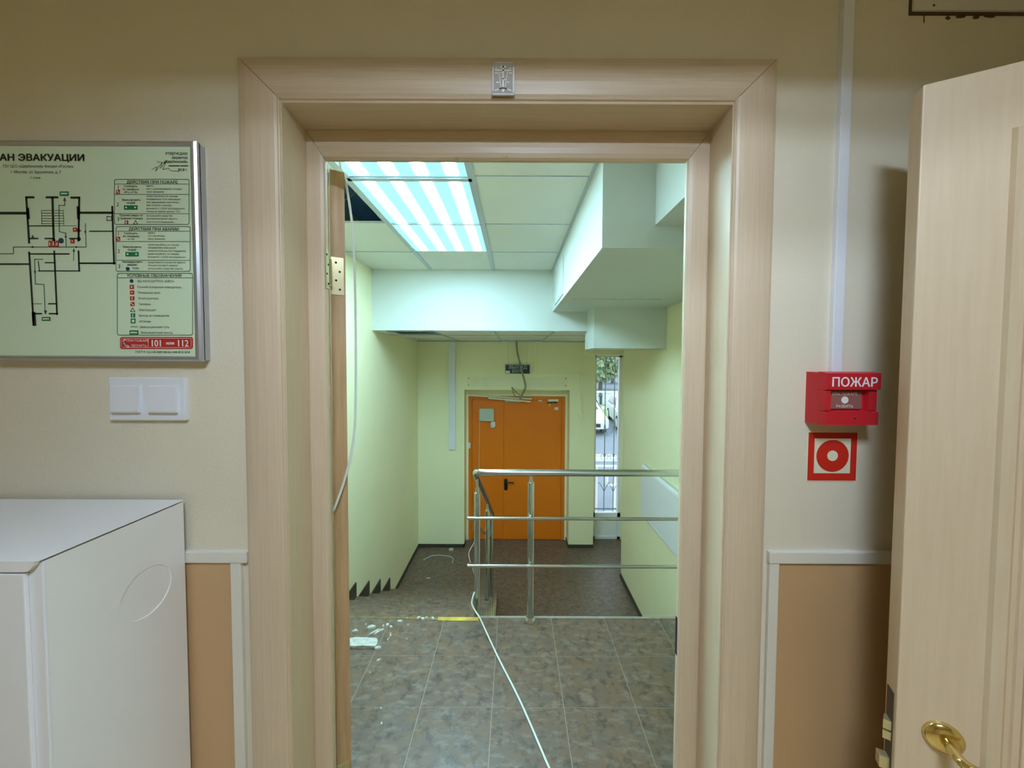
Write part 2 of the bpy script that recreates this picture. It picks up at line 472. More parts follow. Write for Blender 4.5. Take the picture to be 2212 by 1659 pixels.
# leaf, hinged at the left, opened about 118 degrees into the stairwell
th = math.radians(119)
piv = Vector((-.4985, .935)); dr = Vector((math.cos(th), math.sin(th))); tk = Vector((math.sin(th), -math.cos(th)))
def leafp(a, b):       # a along leaf, b through thickness
    q = piv + dr*a + tk*b
    return (q.x, q.y)
leaf = obj('door_leaf', extr_z(bmesh.new(), [leafp(0, 0), leafp(.86, 0), leafp(.86, .036), leafp(0, .036)], .008, 2.012), M['leaf_edge'], door1)
def hinge(zc):
    hb = bmesh.new()
    # plate on the leaf edge
    pts = [leafp(-.0016, .001), leafp(.0004, .001), leafp(.0004, .032), leafp(-.0016, .032)]
    extr_z(hb, pts, zc-.0505, zc+.0505)
    h = obj('hinge', hb, M['brass_pale'], door1)
    fb = bmesh.new()
    extr_z(fb, [(-.4735, .8640), (-.4712, .8640), (-.4712, .8770), (-.4735, .8770)], zc-.049, zc+.049)
    tube(fb, [(-.4915, .918, zc-.03), (-.4915, .918, zc+.038)], .0050, 12)
    obj('knuckle', fb, M['brass_pale'], h)
    s = bmesh.new()
    for i, dz in enumerate((.036, .012, -.012, -.036)):
        b = .013 + .009*(i % 2)
        q = piv + dr*(-.0021) + tk*b
        q2 = piv + dr*(-.0010) + tk*b
        tube(s, [(q.x, q.y, zc+dz), (q2.x, q2.y, zc+dz)], .0030, 10)
        y = .8675 + .006*(i % 2)
        tube(s, [(-.4707, y, zc+dz), (-.4722, y, zc+dz)], .0026, 10)
    obj('screw', s, M['dark'], h)
for zc in (1.729, .30): hinge(zc)

# ---- landing, stairs, lower floor
PX, PY = 0.311, 0.260
floor = struct('floor', B((XL, XR, YW, YE, -.16, -.0008)), M['floor_grout'], 'slate patterned tiled landing beyond the doorway', 'floor')
tb = B((-PX/2+.0013, PX/2-.0013, -PY/2+.0011, PY/2-.0011, -.004, 0))
tile0 = obj('floor_tile', tb, M['slate'], floor)
first = True
def put(o0, loc, parent, first):
    o = o0 if first else o0.copy()
    if not first:
        COL.objects.link(o); o.parent = parent
    o.location = loc
    return o
jx = -.0915
for r in range(5):
    yc = YE - PY/2 - r*PY
    for c in range(-4, 5):
        xc = jx + PX/2 + c*PX
        if xc - PX/2 < XL - .01 or xc + PX/2 > XR + .02: continue
        put(tile0, (xc, yc, 0), floor, first); first = False
obj('landing_face', B((-.2, XR, YE, YE+.012, ZL, -.004)), M['stringer'], floor)
obj('edge_strip', B((-.2, XR, YE-.003, YE+.012, -.03, .0014)), M['floor_grout'], floor)

lower = struct('floor_lower', B((XL, 1.75, YE, 5.42, ZL-.12, ZL-.0008)), M['floor_grout'], 'dark slate tiled floor at the foot of the stairs', 'floor')
tb = B((-PX/2+.0005, PX/2-.0005, -PY/2+.0005, PY/2-.0005, -.004, 0))
ltile = obj('floor_tile', tb, M['slate'], lower)
first = True
for r in range(14):
    yc = 5.40 - PY/2 - r*PY
    for c in range(-5, 6):
        xc = jx + PX/2 + c*PX
        x0 = xc - PX/2
        if xc + PX/2 < -.3 and yc < 3.6: continue
        if x0 < XL - .2 or x0 > 1.70: continue
        put(ltile, (xc, yc, ZL), lower, first); first = False

stairs = empty('stairs', (-.83, YE, ZL))
tag(stairs, 'dark tiled flight of steps going down to the orange door', 'stairs', kind='structure')
DT, RH = .282, .1675
XS = -.2                                     # free side of the flight
# solid under the steps (cream side)
pts = [(YE, ZL)]
for k in range(1, 8):
    pts += [(YE + DT*(k-1)-.006, -RH*k-.012), (YE + DT*k-.006, -RH*k-.012)]
pts = [(YE, ZL)] + pts[1:] + [(YE + DT*7-.006, ZL)]
obj('stringer', extr_x(bmesh.new(), pts, XL, XS-.0015), M['stringer'], stairs)
for k in range(1, 8):
    y0 = YE + DT*(k-1); z = -RH*k
    obj('tread', B((XL, XS-.001, y0-.004, y0+DT, z-.012, z), bev=.0015), M['slate'], stairs)
for k in range(0, 8):
    y0 = YE + DT*k; z = -RH*k
    obj('riser', B((XL, XS-.012, y0-.0055, y0-.001, z-RH, z-.012)), M['slate'], stairs)
    if k: obj('skirting_tile', B((XL, XL+.010, YE+DT*(k-1), y0, z, z+.133)), M['skirt'], stairs)
obj('edge_tape', B((-.44, -.204, YE-.026, YE+.001, .0004, .0016)), M['yellow'], stairs)
obj('worn_tape', extr_z(bmesh.new(), [(-1.44, YE+.001), (-1.44, YE-.004), (-.95, YE-.007), (-.70, YE-.014), (-.44, YE-.022), (-.44, YE+.001)], .0003, .0014), M['tape_worn'], stairs)

# ---- stairwell walls
struct('wall_left', B((XL-.15, XL, YB, 5.6, ZL-.12, ZT)), M['wall_stair'], 'pale yellow-green wall beside the stairs', 'wall')
struct('wall_right', B((XR, XR+.45, YB, 4.436, ZL-.12, ZT), (1.72, 1.86, 4.436, 5.6, ZL-.12, ZT)), M['wall_stair'],
       'pale yellow-green wall carrying the heater, ending before the window', 'wall')
DX0, DX1, DZ = -.7559, .829, 1.066            # door reveal
struct('wall_back', B((XL, DX0, 5.14, 5.6, ZL-.12, ZT), (DX0, DX1, 5.14, 5.6, DZ, ZT), (DX1, 1.205, 5.14, 5.6, ZL-.12, ZT),
                      (DX0, -.722, 5.36, 5.6, ZL, DZ), (.797, DX1, 5.36, 5.6, ZL, DZ), (-.722, .797, 5.36, 5.6, .950, DZ),
                      (1.205, 1.86, 5.14, 5.6, 1.595, ZT), (1.205, 1.245, 5.39, 5.6, ZL, 1.6), (1.695, 1.86, 5.39, 5.6, ZL, 1.6)),
       M['wall_stair'], 'pale yellow wall around the orange door and the narrow window', 'wall')
struct('baseboard_left', B((XL, XL+.010, 3.94, 5.14, ZL, ZL+.050)), M['skirt'], 'dark tile skirting along the left stairwell wall', 'skirting')
struct('baseboard_back', B((XL, DX0, 5.13, 5.142, ZL, ZL+.050), (DX0-.010, DX0, 5.13, 5.36, ZL, ZL+.050)), M['skirt'],
       'dark tile skirting between left wall and orange door', 'skirting')
struct('baseboard_pillar', B((DX1, 1.205, 5.13, 5.142, ZL, ZL+.050), (DX1-.010, DX1, 5.13, 5.36, ZL, ZL+.050)), M['skirt'],
       'dark tile skirting round the pillar between orange door and window', 'skirting')
struct('baseboard_right', B((XR-.010, XR, YE+.014, 4.436, ZL, ZL+.055)), M['skirt'], 'dark tile skirting along the wall under the heater', 'skirting')

# ---- upper suspended ceiling
ZC = 2.42
GX = (-.855, -.222, .378)
GY = (1.145, 1.744, 2.345, 2.943, 3.51)
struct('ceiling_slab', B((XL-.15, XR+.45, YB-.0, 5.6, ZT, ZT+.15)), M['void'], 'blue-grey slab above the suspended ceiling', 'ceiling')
ceil = empty('ceiling', (-.53, 2.3, ZC))
tag(ceil, 'suspended tile ceiling with three light panels over the landing', 'ceiling', kind='structure')
def ctile(x0, x1, y0, y1, par, z=ZC, t=.015):
    return obj('ceiling_tile', B((x0, x1, y0, y1, z+.004, z+.004+t)), M['tile_ceiling'], par)
for i in range(4):                                     # right column
    ctile(GX[1]+.008, GX[2], GY[i]+.004, GY[i+1]-.004, ceil)
ctile(GX[1]+.008, GX[2], YB, GY[0]-.004, ceil)
ctile(GX[0]+.008, GX[1]-.008, GY[3]+.004, GY[4], ceil)  # last row, mid
ctile(XL, GX[0]-.008, GY[3]+.004, GY[4], ceil)
ctile(XL, GX[0]-.008, GY[2]-.004, GY[3]-.004, ceil)     # left column; the one before it is missing
ctile(XL, GX[0]-.008, GY[0], GY[1]-.02, ceil)
ctile(XL, GX[0]-.008, YB, GY[0], ceil)
ctile(GX[0]+.008, GX[1]-.008, YB, GY[0]-.004, ceil)
for x, w in ((GX[0], .019), (GX[1], .017), (GX[2], .011)):
    obj('grid_bar', B((x-w, x+w, YB, GY[4], ZC-.002, ZC+.003)), M['tbar'], ceil)
for y in GY[:4]:
    obj('grid_bar', B((GX[1], GX[2], y-.0015, y+.0015, ZC+.001, ZC+.006)), M['tbar'], ceil)
obj('grid_bar', B((GX[0], GX[1], 1.762, 1.790, ZC-.002, ZC+.004)), M['tbar'], ceil)
obj('grid_bar', B((GX[0], GX[1], GY[2]-.006, GY[2]+.006, ZC-.002, ZC+.004)), M['tbar'], ceil)
obj('grid_bar', B((XL, GX[0], GY[3]-.003, GY[3]+.003, ZC-.001, ZC+.003)), M['tbar'], ceil)
obj('wall_angle', B((GX[2], XR, YB, 1.54, ZC, ZC+.02)), M['tile_ceiling'], ceil)

# ---- boxed-in ducts and beams
struct('beam_cross', B((XL, XR, 3.51, 3.56, 1.808, ZT)), M['white_plaster'], 'white beam across the stairwell under the light panels', 'beam')
sofA = struct('soffit_long', B((.385, XR, 1.54, 3.515, 2.004, ZT)), M['white_plaster'], 'long white boxed-in duct beside the ceiling tiles', 'soffit')
obj('hatch', B((.377, .386, 2.75, 3.30, 2.035, 2.362)), M['white_plaster'], sofA)
obj('hatch', B((.463, 1.175, 2.765, 2.93, 1.994, 2.0045)), M['white_plaster'], sofA)
struct('soffit_near', B((.620, XR, YB, 1.545, 2.104, ZT)), M['white_plaster'], 'white boxed-in duct just past the doorway', 'soffit')
struct('soffit_low', B((.735, XR, 3.193, 3.60, 1.624, 2.01)), M['white_plaster'], 'lower white box hanging under the long duct by the wall', 'soffit')
struct('soffit_window', B((1.05, 1.73, 4.98, 5.15, 1.597, 1.81)), M['wall_stair'], 'small box lintel over the narrow window', 'soffit')

# ---- lower suspended ceiling behind the beam
ZE = 1.797
clow = empty('ceiling_lower', (0, 4.4, ZE))
tag(clow, 'lower tile ceiling in front of the orange door', 'ceiling', kind='structure')
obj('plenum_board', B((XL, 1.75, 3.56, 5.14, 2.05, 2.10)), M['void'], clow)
EX = (XL, -.835, -.205, .40, 1.0, 1.75)
EY = (3.56, 4.00, 4.58, 4.90)
for i in range(5):
    for j in range(3):
        y0, y1 = EY[j], EY[j+1]
        if i == 0 and j == 0: continue                 # missing tile: dark opening
        ctile(EX[i]+.006, EX[i+1]-.006, y0+.004, y1-.004, clow, ZE)
    if i != 2: ctile(EX[i]+.006, EX[i+1]-.006, EY[3]+.004, 5.14, clow, ZE)
ctile(EX[0], -1.33, EY[0], EY[1]-.004, clow, ZE)
for i in range(1, 5):
    obj('grid_bar', B((EX[i]-.011, EX[i]+.011, EY[0], 5.14, ZE-.002, ZE+.004)), M['tbar'], clow)
obj('grid_bar', B((XL, 1.75, EY[1]-.010, EY[1]+.010, ZE-.001, ZE+.003)), M['tbar'], clow)
obj('grid_bar', B((XL, 1.75, EY[2]-.002, EY[2]+.002, ZE+.002, ZE+.006)), M['tbar'], clow)
obj('opening_rim', B((EX[2], EX[3], 4.895, 4.915, ZE-.004, ZE+.02), (EX[2]-.006, EX[2]+.010, 4.9, 5.13, ZE-.004, ZE+.02), (EX[3]-.010, EX[3]+.006, 4.9, 5.13, ZE-.004, ZE+.02), (EX[2], EX[3], 5.115, 5.135, ZE-.004, ZE+.02)), M['tbar'], clow)
obj('opening_shade_board', B((EX[2], EX[3], 4.9, 5.13, ZE+.022, ZE+.034)), M['tile_ceiling'], clow)  # added board over the opening, hides the lit wall and keeps it dark
obj('vent_slat', B((-1.33, -.85, 3.70, 3.715, ZE+.03, ZE+.06)), M['tbar'], clow)
obj('vent_slat', B((-1.33, -.85, 3.82, 3.835, ZE+.02, ZE+.05)), M['tbar'], clow)
obj('wall_angle', B((XL, EX[2], 5.125, 5.142, ZE-.012, ZE+.002), (EX[3], 1.75, 5.125, 5.142, ZE-.012, ZE+.002)), M['tbar'], clow)

# ---- orange double door
door3 = empty('door_2', (0, 5.38, ZL))
tag(door3, 'orange steel double door at the foot of the stairs', 'door', kind='structure')
obj('door_frame', B((-.722, -.668, 5.365, 5.44, ZL, .945), (.742, .797, 5.365, 5.44, ZL, .945), (-.668, .742, 5.365, 5.44, .89, .945)), M['orange'], door3)
lf = obj('door_leaf', B((-.665, -.1705, 5.374, 5.43, ZL+.006, .887), bev=.002), M['orange'], door3)
rf = obj('door_leaf', B((-.1675, .739, 5.372, 5.43, ZL+.006, .887), bev=.002), M['orange'], door3)
obj('daylight_block', B((-.19, -.15, 5.431, 5.44, ZL, .89), (-.67, -.655, 5.431, 5.44, ZL, .89), (.73, .744, 5.431, 5.44, ZL, .89), (-.67, .744, 5.431, 5.44, .88, .892), (-.67, .744, 5.431, 5.44, ZL, ZL+.02)), M['orange'], door3)  # added strips behind the leaves, unseen, block daylight at the door gaps
hb = extr_y(bmesh.new(), rrect(-.158, -.104, -.545, -.360, .026), 5.358, 5.374)
hd = obj('handle_plate', hb, M['black'], rf)
obj('lever', T(smoothpath([(-.131, 5.36, -.400), (-.131, 5.325, -.400), (-.122, 5.31, -.400), (-.07, 5.31, -.402), (-.005, 5.312, -.404)], 4), .0095, 8), M['black'], rf)
cl = obj('door_closer', B((-.150, .097, 5.318, 5.374, .858, .918), bev=.008), M['grey_plastic'], rf)
obj('closer_arm', B((.050, .118, 5.30, 5.325, .880, .896)), M['skirt'], rf)
c2 = obj('door_closer', B((.525, .685, 5.325, 5.374, .872, .908), bev=.006), M['cream_print'], rf)
obj('closer_arm', T([(.505, 5.36, .845), (.62, 5.33, .862), (.66, 5.35, .850)], .010, 8), M['skirt'], rf)
obj('closer_arm', B((.545, .560, 5.35, 5.373, .795, .835)), M['grey_plastic'], rf)
obj('paper_label', B((.372, .435, 5.3705, 5.373, .868, .908)), M['cream_print'], rf)
obj('paper_label', B((.628, .690, 5.3705, 5.373, .735, .778)), M['white'], rf)
for x, par in ((-.205, lf), (-.135, rf)):
    obj('magnet_plate', extr_y(bmesh.new(), rrect(x-.017, x+.017, .735, .790, .012), 5.367, 5.375), M['orange'], par)
obj('wall_box', extr_y(bmesh.new(), rrect(-.549, -.323, .561, .757, .022), 5.325, 5.376), M['grey_plastic'], lf)
obj('sensor', extr_y(bmesh.new(), rrect(-.374, -.302, .455, .555, .030), 5.33, 5.376), M['white'], lf)
obj('thin_wire', T([(-.548, 5.370, .565), (-.553, 5.368, .2), (-.560, 5.370, -.25)], .0035, 6), M['cable'], lf)
obj('contact_sensor', B((-.722, -.690, 5.345, 5.368, .125, .215), bev=.004), M['white'], door3)

# ---- narrow window with grille
win = empty('window_1', (1.47, 5.42, ZL))
tag(win, 'narrow full-height window with a metal grille beside the orange door', 'window', kind='structure')
WX0, WX1, WZ0, WZ1 = 1.240, 1.700, -.915, 1.597
obj('window_frame', B((WX0, WX0+.052, 5.40, 5.46, ZL, WZ1), (WX1-.052, WX1, 5.40, 5.46, ZL, WZ1), (WX0, WX1, 5.40, 5.46, WZ1-.03, WZ1), (WX0, WX1, 5.40, 5.46, WZ0-.10, WZ0), (WX0, WX1, 5.40, 5.46, ZL, ZL+.04)), M['white'], win)
obj('window_panel', B((WX0+.052, WX1-.052, 5.42, 5.45, ZL+.04, WZ0-.10)), M['white_cab'], win)
obj('pane', B((WX0+.052, WX1-.052, 5.428, 5.432, WZ0, WZ1-.03)), M['glass'], win)
def curl(bm, cx, cz, s, flip):
    p = []
    for i in range(15):
        a = math.pi*1.5*i/14; r = s*(1 - .55*i/14)
        p.append((cx + flip*(s - r*math.cos(a)), 5.52, cz + r*math.sin(a)*1.6))
    tube(bm, p, .004, 6)
for x in (1.463, 1.612):
    g = bmesh.new(); tube(g, [(x, 5.52, ZL+.05), (x, 5.52, 1.62)], .0075, 8)
    for z in (1.42, .45, -.02): tube(g, [(x, 5.52, z-.03), (x, 5.52, z), (x, 5.52, z+.03)], [.010, .017, .010], 8)
    for z in (1.42, -.62):
        for f in (-1, 1):
            tube(g, smoothpath([(x, 5.52, z), (x+f*.03, 5.52, z+.07), (x+f*.075, 5.52, z+.14), (x+f*.10, 5.52, z+.15)], 5), .005, 6)
    for f in (-1, 1):
        tube(g, smoothpath([(x, 5.52, .47), (x+f*.02, 5.52, .40), (x+f*.045, 5.52, .33)], 5), .004, 6)
        curl(g, x, -.05, .035, f)
    obj('grille_bar', g, M['grille'], win)
for z in (-.90, 1.60):
    obj('grille_rail', B((1.2, 1.74, 5.512, 5.528, z-.01, z+.01)), M['grille'], win)

# ================================================================== DOOR LEAF STANDING OPEN IN THE ROOM
door2 = empty('door_3', (.733, .634, 0))
tag(door2, 'pale panelled door standing open in front of the wall by the fire sign', 'door', kind='structure')
_d = Vector((.9, -.436)).normalized(); _n = Vector((-_d.y, _d.x))      # along leaf, towards the wall
def LP(a, c, z):                                                        # c: outwards from the face
    q = Vector((.733, .634)) + _d*a - _n*c
    return Vector((q.x, q.y, z))
def lbox(a0, a1, c0, c1, z0, z1, bev=0.0):
    bm = B((a0, a1, -c1, -c0, z0, z1), bev=bev)
    for v in bm.verts: v.co = LP(v.co.x, -v.co.y, v.co.z)
    return bm
lo = obj('door_leaf', lbox(0, .82, -.040, 0, .012, 2.0, bev=.0025), M['wood_door'], door2)
def mould(a0, a1, z0, z1, w, hgt):
    bm = bmesh.new()
    prof = [(0, 0), (.08, hgt*.55), (.25, hgt), (.45, hgt*.9), (.62, hgt*.45), (.80, hgt*.35), (1, 0)]
    rings = []
    for t, c in prof:
        s = t*w
        rings.append([bm.verts.new(LP(a, c, z)) for a, z in ((a0+s, z0+s), (a1-s, z0+s), (a1-s, z1-s), (a0+s, z1-s))])
    for r0, r1 in zip(rings, rings[1:]):
        for i in range(4): bm.faces.new((r0[i], r0[(i+1) % 4], r1[(i+1) % 4], r1[i]))
    return bm
obj('panel_moulding', mould(.108, .712, .16, 1.893, .036, .014), M['wood_door'], door2)
obj('raised_panel', lbox(.152, .668, -.001, .0050, .202, 1.851, bev=.002), M['wood_door'], door2)
# brass lever handle on a round rose, and the lock on the leaf's edge
ha, hz = .0615, .815
hm = bmesh.new()
prof = [(.0, .0275), (.004, .0275), (.008, .025), (.011, .019), (.013, .012), (.013, .0)]
rg = []
for c, r in prof[:-1]:
    rg.append([hm.verts.new(LP(ha + r*math.cos(2*math.pi*i/28), c, hz + r*math.sin(2*math.pi*i/28))) for i in range(28)])
for r0, r1 in zip(rg, rg[1:]):
    for i in range(28): hm.faces.new((r0[i], r0[(i+1) % 28], r1[(i+1) % 28], r1[i]))
hm.faces.new(rg[-1])
rose = obj('handle_rose', hm, M['brass'], door2, smooth=True)
obj('lever', T(smoothpath([LP(ha, .010, hz), LP(ha, .030, hz), LP(ha+.002, .045, hz), LP(ha+.014, .054, hz), LP(ha+.04, .056, hz-.001), LP(ha+.085, .054, hz-.004), LP(ha+.115, .050, hz-.002)], 6),
     [.0085]*14 + [.0080]*12 + [.0075]*11, 14), M['brass'], rose, smooth=True)
obj('lock_plate', lbox(-.0012, .0006, -.032, -.010, .60, .86), M['skirt'], door2)
ltc = extr_z(bmesh.new(), [tuple(LP(0, -.012, 0).xy), tuple(LP(0, -.030, 0).xy), tuple(LP(-.005, -.030, 0).xy), tuple(LP(-.0125, -.014, 0).xy)], .782, .800)
obj('latch_bolt', ltc, M['brass_pale'], door2)
ltc = extr_z(bmesh.new(), [tuple(LP(0, -.012, 0).xy), tuple(LP(0, -.030, 0).xy), tuple(LP(-.005, -.030, 0).xy), tuple(LP(-.0125, -.014, 0).xy)], .762, .778)
obj('latch_bolt', ltc, M['brass_pale'], door2)
obj('dead_bolt', lbox(-.016, 0, -.029, -.013, .700, .725, bev=.002), M['brass_pale'], door2)

# ================================================================== LIGHTS THE PLACE HAS
lamp = empty('ceiling_lamp_offscreen', (.10, -.40, ZR))
tag(lamp, 'recessed four-tube lamp in the room ceiling before the doorway', 'lamp')
LY0, LY1, LX0, LX1, LT = -.70, -.10, -.20, .40, ZR + .20
obj('housing', B((LX0-.01, LX1+.01, LY0-.01, LY1+.01, LT, LT+.01), (LX0-.01, LX0, LY0, LY1, ZR, LT), (LX1, LX1+.01, LY0, LY1, ZR, LT),
                 (LX0-.01, LX1+.01, LY0-.01, LY0, ZR, LT), (LX0-.01, LX1+.01, LY1, LY1+.01, ZR, LT)), M['lamp_grey'], lamp)
for i in range(4):
    y = LY1 - .085 - .152*i
    obj('tube_offscreen', T([(LX0+.02, y, ZR+.172), (LX1-.02, y, ZR+.172)], .013, 12), M['tube'], lamp)

def light_panel(yc, label, hl=.288):
    p = empty('ceiling_light', (-.537, yc, ZC+.004))
    tag(p, label, 'light panel', 'square light panels over the landing')
    d = bpy.data.meshes.new('diffuser')
    bm = B((-.300, .300, -hl, hl, 0, .004)); bm.to_mesh(d); bm.free(); d.materials.append(M['panel'])
    o = bpy.data.objects.new('diffuser', d); COL.objects.link(o); o.parent = p
    h = B((-.302, .302, -hl, hl, .05, .06), (-.302, -.298, -hl, hl, .004, .055), (.298, .302, -hl, hl, .004, .055),
          (-.302, .302, -hl, -hl+.005, .004, .055), (-.302, .302, hl-.005, hl, .004, .055))
    d2 = bpy.data.meshes.new('housing'); h.to_mesh(d2); h.free(); d2.materials.append(M['white_cab'])
    o2 = bpy.data.objects.new('housing', d2); COL.objects.link(o2); o2.parent = p
    return p
light_panel(1.4680, 'glowing four-tube ceiling panel right behind the doorway head')
light_panel(2.0650, 'glowing four-tube ceiling panel between two other panels', .272)
light_panel(2.6445, 'glowing four-tube ceiling panel farthest along towards the beam')

# ================================================================== STAIR RAILING
rail = empty('stair_railing', (0.095, 1.935, 0))
tag(rail, 'stainless steel railing along the landing edge and down the stairs', 'railing')
HZ, RY = .865, 1.935
SL = .617
def slz(y, z0=HZ, y0=1.955): return z0 - SL*(y - y0)
hp = [(XR, RY, HZ), (.6, RY, HZ), (-.150, RY, HZ)]
c = Vector((-.170, 1.993, 0))
hp += [Vector(p) for p in smoothpath([(-.165, RY, HZ), (-.195, RY+.004, HZ), (-.216, RY+.02, HZ-.006), (-.225, RY+.05, HZ-.022), (-.226, 2.05, slz(2.05)), (-.226, 2.12, slz(2.12))], 5)]
hp += [(-.220, 2.8, slz(2.8)), (-.216, 3.47, slz(3.47))]
obj('handrail', T(hp, .0195, 16), M['steel'], rail, smooth=True)
def post(x, y, z0, zt, zr, flange=True):
    bm = bmesh.new(); tube(bm, [(x, y, z0), (x, y, zt)], .0185, 16)
    p = obj('post', bm, M['steel'], rail, smooth=False)
    k = bmesh.new(); tube(k, [(x, y, zt-.001), (x, y, zt+.004), (x, y, zt+.03), (x, y, zr)], [.016, .012, .0075, .0055], 12)
    obj('neck', k, M['steel'], p)
    if flange:
        g = bmesh.new(); tube(g, [(x, y, z0), (x, y, z0+.004), (x, y, z0+.012), (x, y, z0+.024)], [.032, .032, .029, .021], 20)
        obj('base_flange', g, M['steel'], p)
post(.096, RY, .0005, .808, HZ-.015)
post(1.25, RY, .0005, .808, HZ-.015)
post(-.2235, 2.05, -RH+.0, .704, slz(2.05)-.010, False)
post(-.222, 2.826, -RH*4, .252, slz(2.826)-.010, False)
post(-.222, 3.33, -RH*5, -.058, slz(3.33)-.010, False)
for z in (.614, .340):
    obj('mid_rail', T([(XR, 1.905, z), (-.262, 1.905, z)], .0092, 12), M['steel'], rail)
    for x in (.096, 1.25): obj('rail_bracket', T([(x, RY-.005, z), (x, 1.905, z)], .006, 8), M['steel'], rail)
    s0 = smoothpath([(-.262, 1.905, z), (-.262, 1.925, z-.004), (-.258, 1.96, z-.022), (-.250, 2.05, slz(2.05, z, 1.93)), (-.249, 2.2, slz(2.2, z, 1.93)), (-.247, 3.40, slz(3.40, z, 1.93))], 5)
    obj('sloping_rail', T(s0, .0070, 10), M['steel'], rail)

# ================================================================== THINGS IN THE STAIRWELL
h = empty('wall_heater', (XR, 3.2, -.1))
tag(h, 'flat white panel heater on the yellow-green wall past the railing', 'heater')
hp_ = [(XR, -.125), (XR-.045, -.125), (XR-.052, -.110), (XR-.052, .375), (XR-.046, .392), (XR-.030, .402), (XR, .402)]
obj('casing', prism(bmesh.new(), None, [(x, 2.45, z) for x, z in hp_], [(x, 3.635, z) for x, z in hp_]), M['white_cab'], h)
obj('top_grille', B((XR-.030, XR-.004, 2.47, 3.62, .4015, .4045)), M['grey_plastic'], h)
obj('bottom_rim', B((XR-.054, XR-.040, 2.45, 3.637, -.127, -.105), bev=.003), M['white'], h)

tr = obj('cable_duct', B((-.984, -.882, 5.105, 5.142, .168, 1.785), bev=.003), M['white'])
tag(tr, 'wide white cable duct running down the wall left of the orange door', 'cable duct')
t2 = obj('cable_duct', B((.304, .320, 5.110, 5.142, 1.325, 1.785)), M['wall_stair'])
tag(t2, 'thin painted cable duct hanging right of the exit sign', 'cable duct')
t3 = empty('cable_duct', (1.0, 5.142, 1.0))
tag(t3, 'thin painted angled cable duct above the orange door corner', 'cable duct')
obj('duct_run', B((.350, 1.008, 5.110, 5.142, 1.294, 1.316)), M['wall_stair'], t3)
obj('duct_run', B((.992, 1.014, 5.110, 5.142, .735, 1.316)), M['wall_stair'], t3)
obj('end_box', B((.965, 1.035, 5.112, 5.142, .650, .735), bev=.004), M['wall_stair'], t3)
pt = obj('filled_patch', B((-.712, .790, 5.138, 5.1412, 1.112, 1.262)), mat('pale_filler_patch', srgb(246, 240, 205), .8, var=.05, vscale=6))
tag(pt, 'pale filled strip where a sign was, above the orange door', 'wall patch')
for x in (-.69, .768):
    for z in (1.135, 1.24):
        obj('screw_hole', disc_y(x, z, .008, 5.1365, 5.139, 8), M['dark'], pt)

ex = empty('exit_sign', (.042, 5.12, 1.31))
tag(ex, 'dark blue exit sign hanging over the orange door', 'sign')
obj('sign_frame', B((-.142, .227, 5.095, 5.125, 1.308, 1.450), bev=.003), M['grey_plastic'], ex)
obj('sign_face', B((-.136, .221, 5.092, 5.096, 1.316, 1.441)), M['exit_blue'], ex)
for s_, h_, x_, z_ in (('ВЫХОД', .066, .048, 1.387), ('EXIT', .062, .030, 1.330)):
    obj('lettering', text_bm(bmesh.new(), s_, h_, x_, 5.0912, z_, 'CENTER', .0014, 1.08), M['exit_letter'], ex, keep=True)
obj('inventory_sticker', B((-.133, -.072, 5.0905, 5.0925, 1.318, 1.356)), M['white'], ex)
obj('hanging_wire', T([(-.098, 5.10, 1.449), (-.098, 5.10, 1.80)], .0012, 6), M['conduit'], ex)
obj('hanging_wire', T([(.185, 5.10, 1.449), (.185, 5.10, 1.80)], .0009, 6), M['conduit'], ex)

def corrugated(pts, r, n=10):
    p = smoothpath(pts, n); R = []
    q = []
    for i in range(len(p)-1):
        for k in range(2):
            q.append(p[i].lerp(p[i+1], k/2)); R.append(r if k == 0 else r*.82)
    q.append(p[-1]); R.append(r)
    return tube(bmesh.new(), q, R, 10)
cd = obj('cable_conduit', corrugated([(.026, 5.03, 1.818), (.026, 5.04, 1.76), (.038, 5.05, 1.636), (.075, 5.05, 1.487), (.103, 5.05, 1.364), (.150, 5.06, 1.194), (.158, 5.08, 1.105), (.110, 5.12, .995), (.085, 5.2, .93)], .0165), M['conduit'])
tag(cd, 'grey corrugated conduit hanging past the exit sign to the door closer', 'conduit')
cw = obj('loose_wire', T(smoothpath([(.085, 5.18, .985), (.04, 5.14, 1.02), (-.01, 5.11, 1.075), (-.036, 5.10, 1.108), (-.040, 5.10, 1.095), (-.02, 5.12, 1.02), (.02, 5.2, .955)], 5), .006, 6), M['conduit'])
tag(cw, 'loop of loose wire over the orange door closer', 'wire')
for nme, a0, a1, lab in (('u', (-.700, 5.30, .966), (.262, 5.27, .918), 'upper of two white plastic strips fallen across the orange door top'),
                    ('l', (-.40, 5.255, .930), (.245, 5.225, .882), 'lower of two white plastic strips fallen across the orange door top')):
    dv = (Vector(a1) - Vector(a0)).normalized(); up = Vector((0, 0, 1)); 
    s = bmesh.new()
    w = Vector((0, 0, .010)); dpt = Vector((0, .010, 0))
    A = [Vector(a0)-w-dpt, Vector(a0)+w-dpt, Vector(a0)+w+dpt, Vector(a0)-w+dpt]
    C = [v + Vector(a1) - Vector(a0) for v in A]
    prism(s, None, A, C)
    tag(obj('plastic_strip', s, M['cream_print']), lab, 'plastic strip')

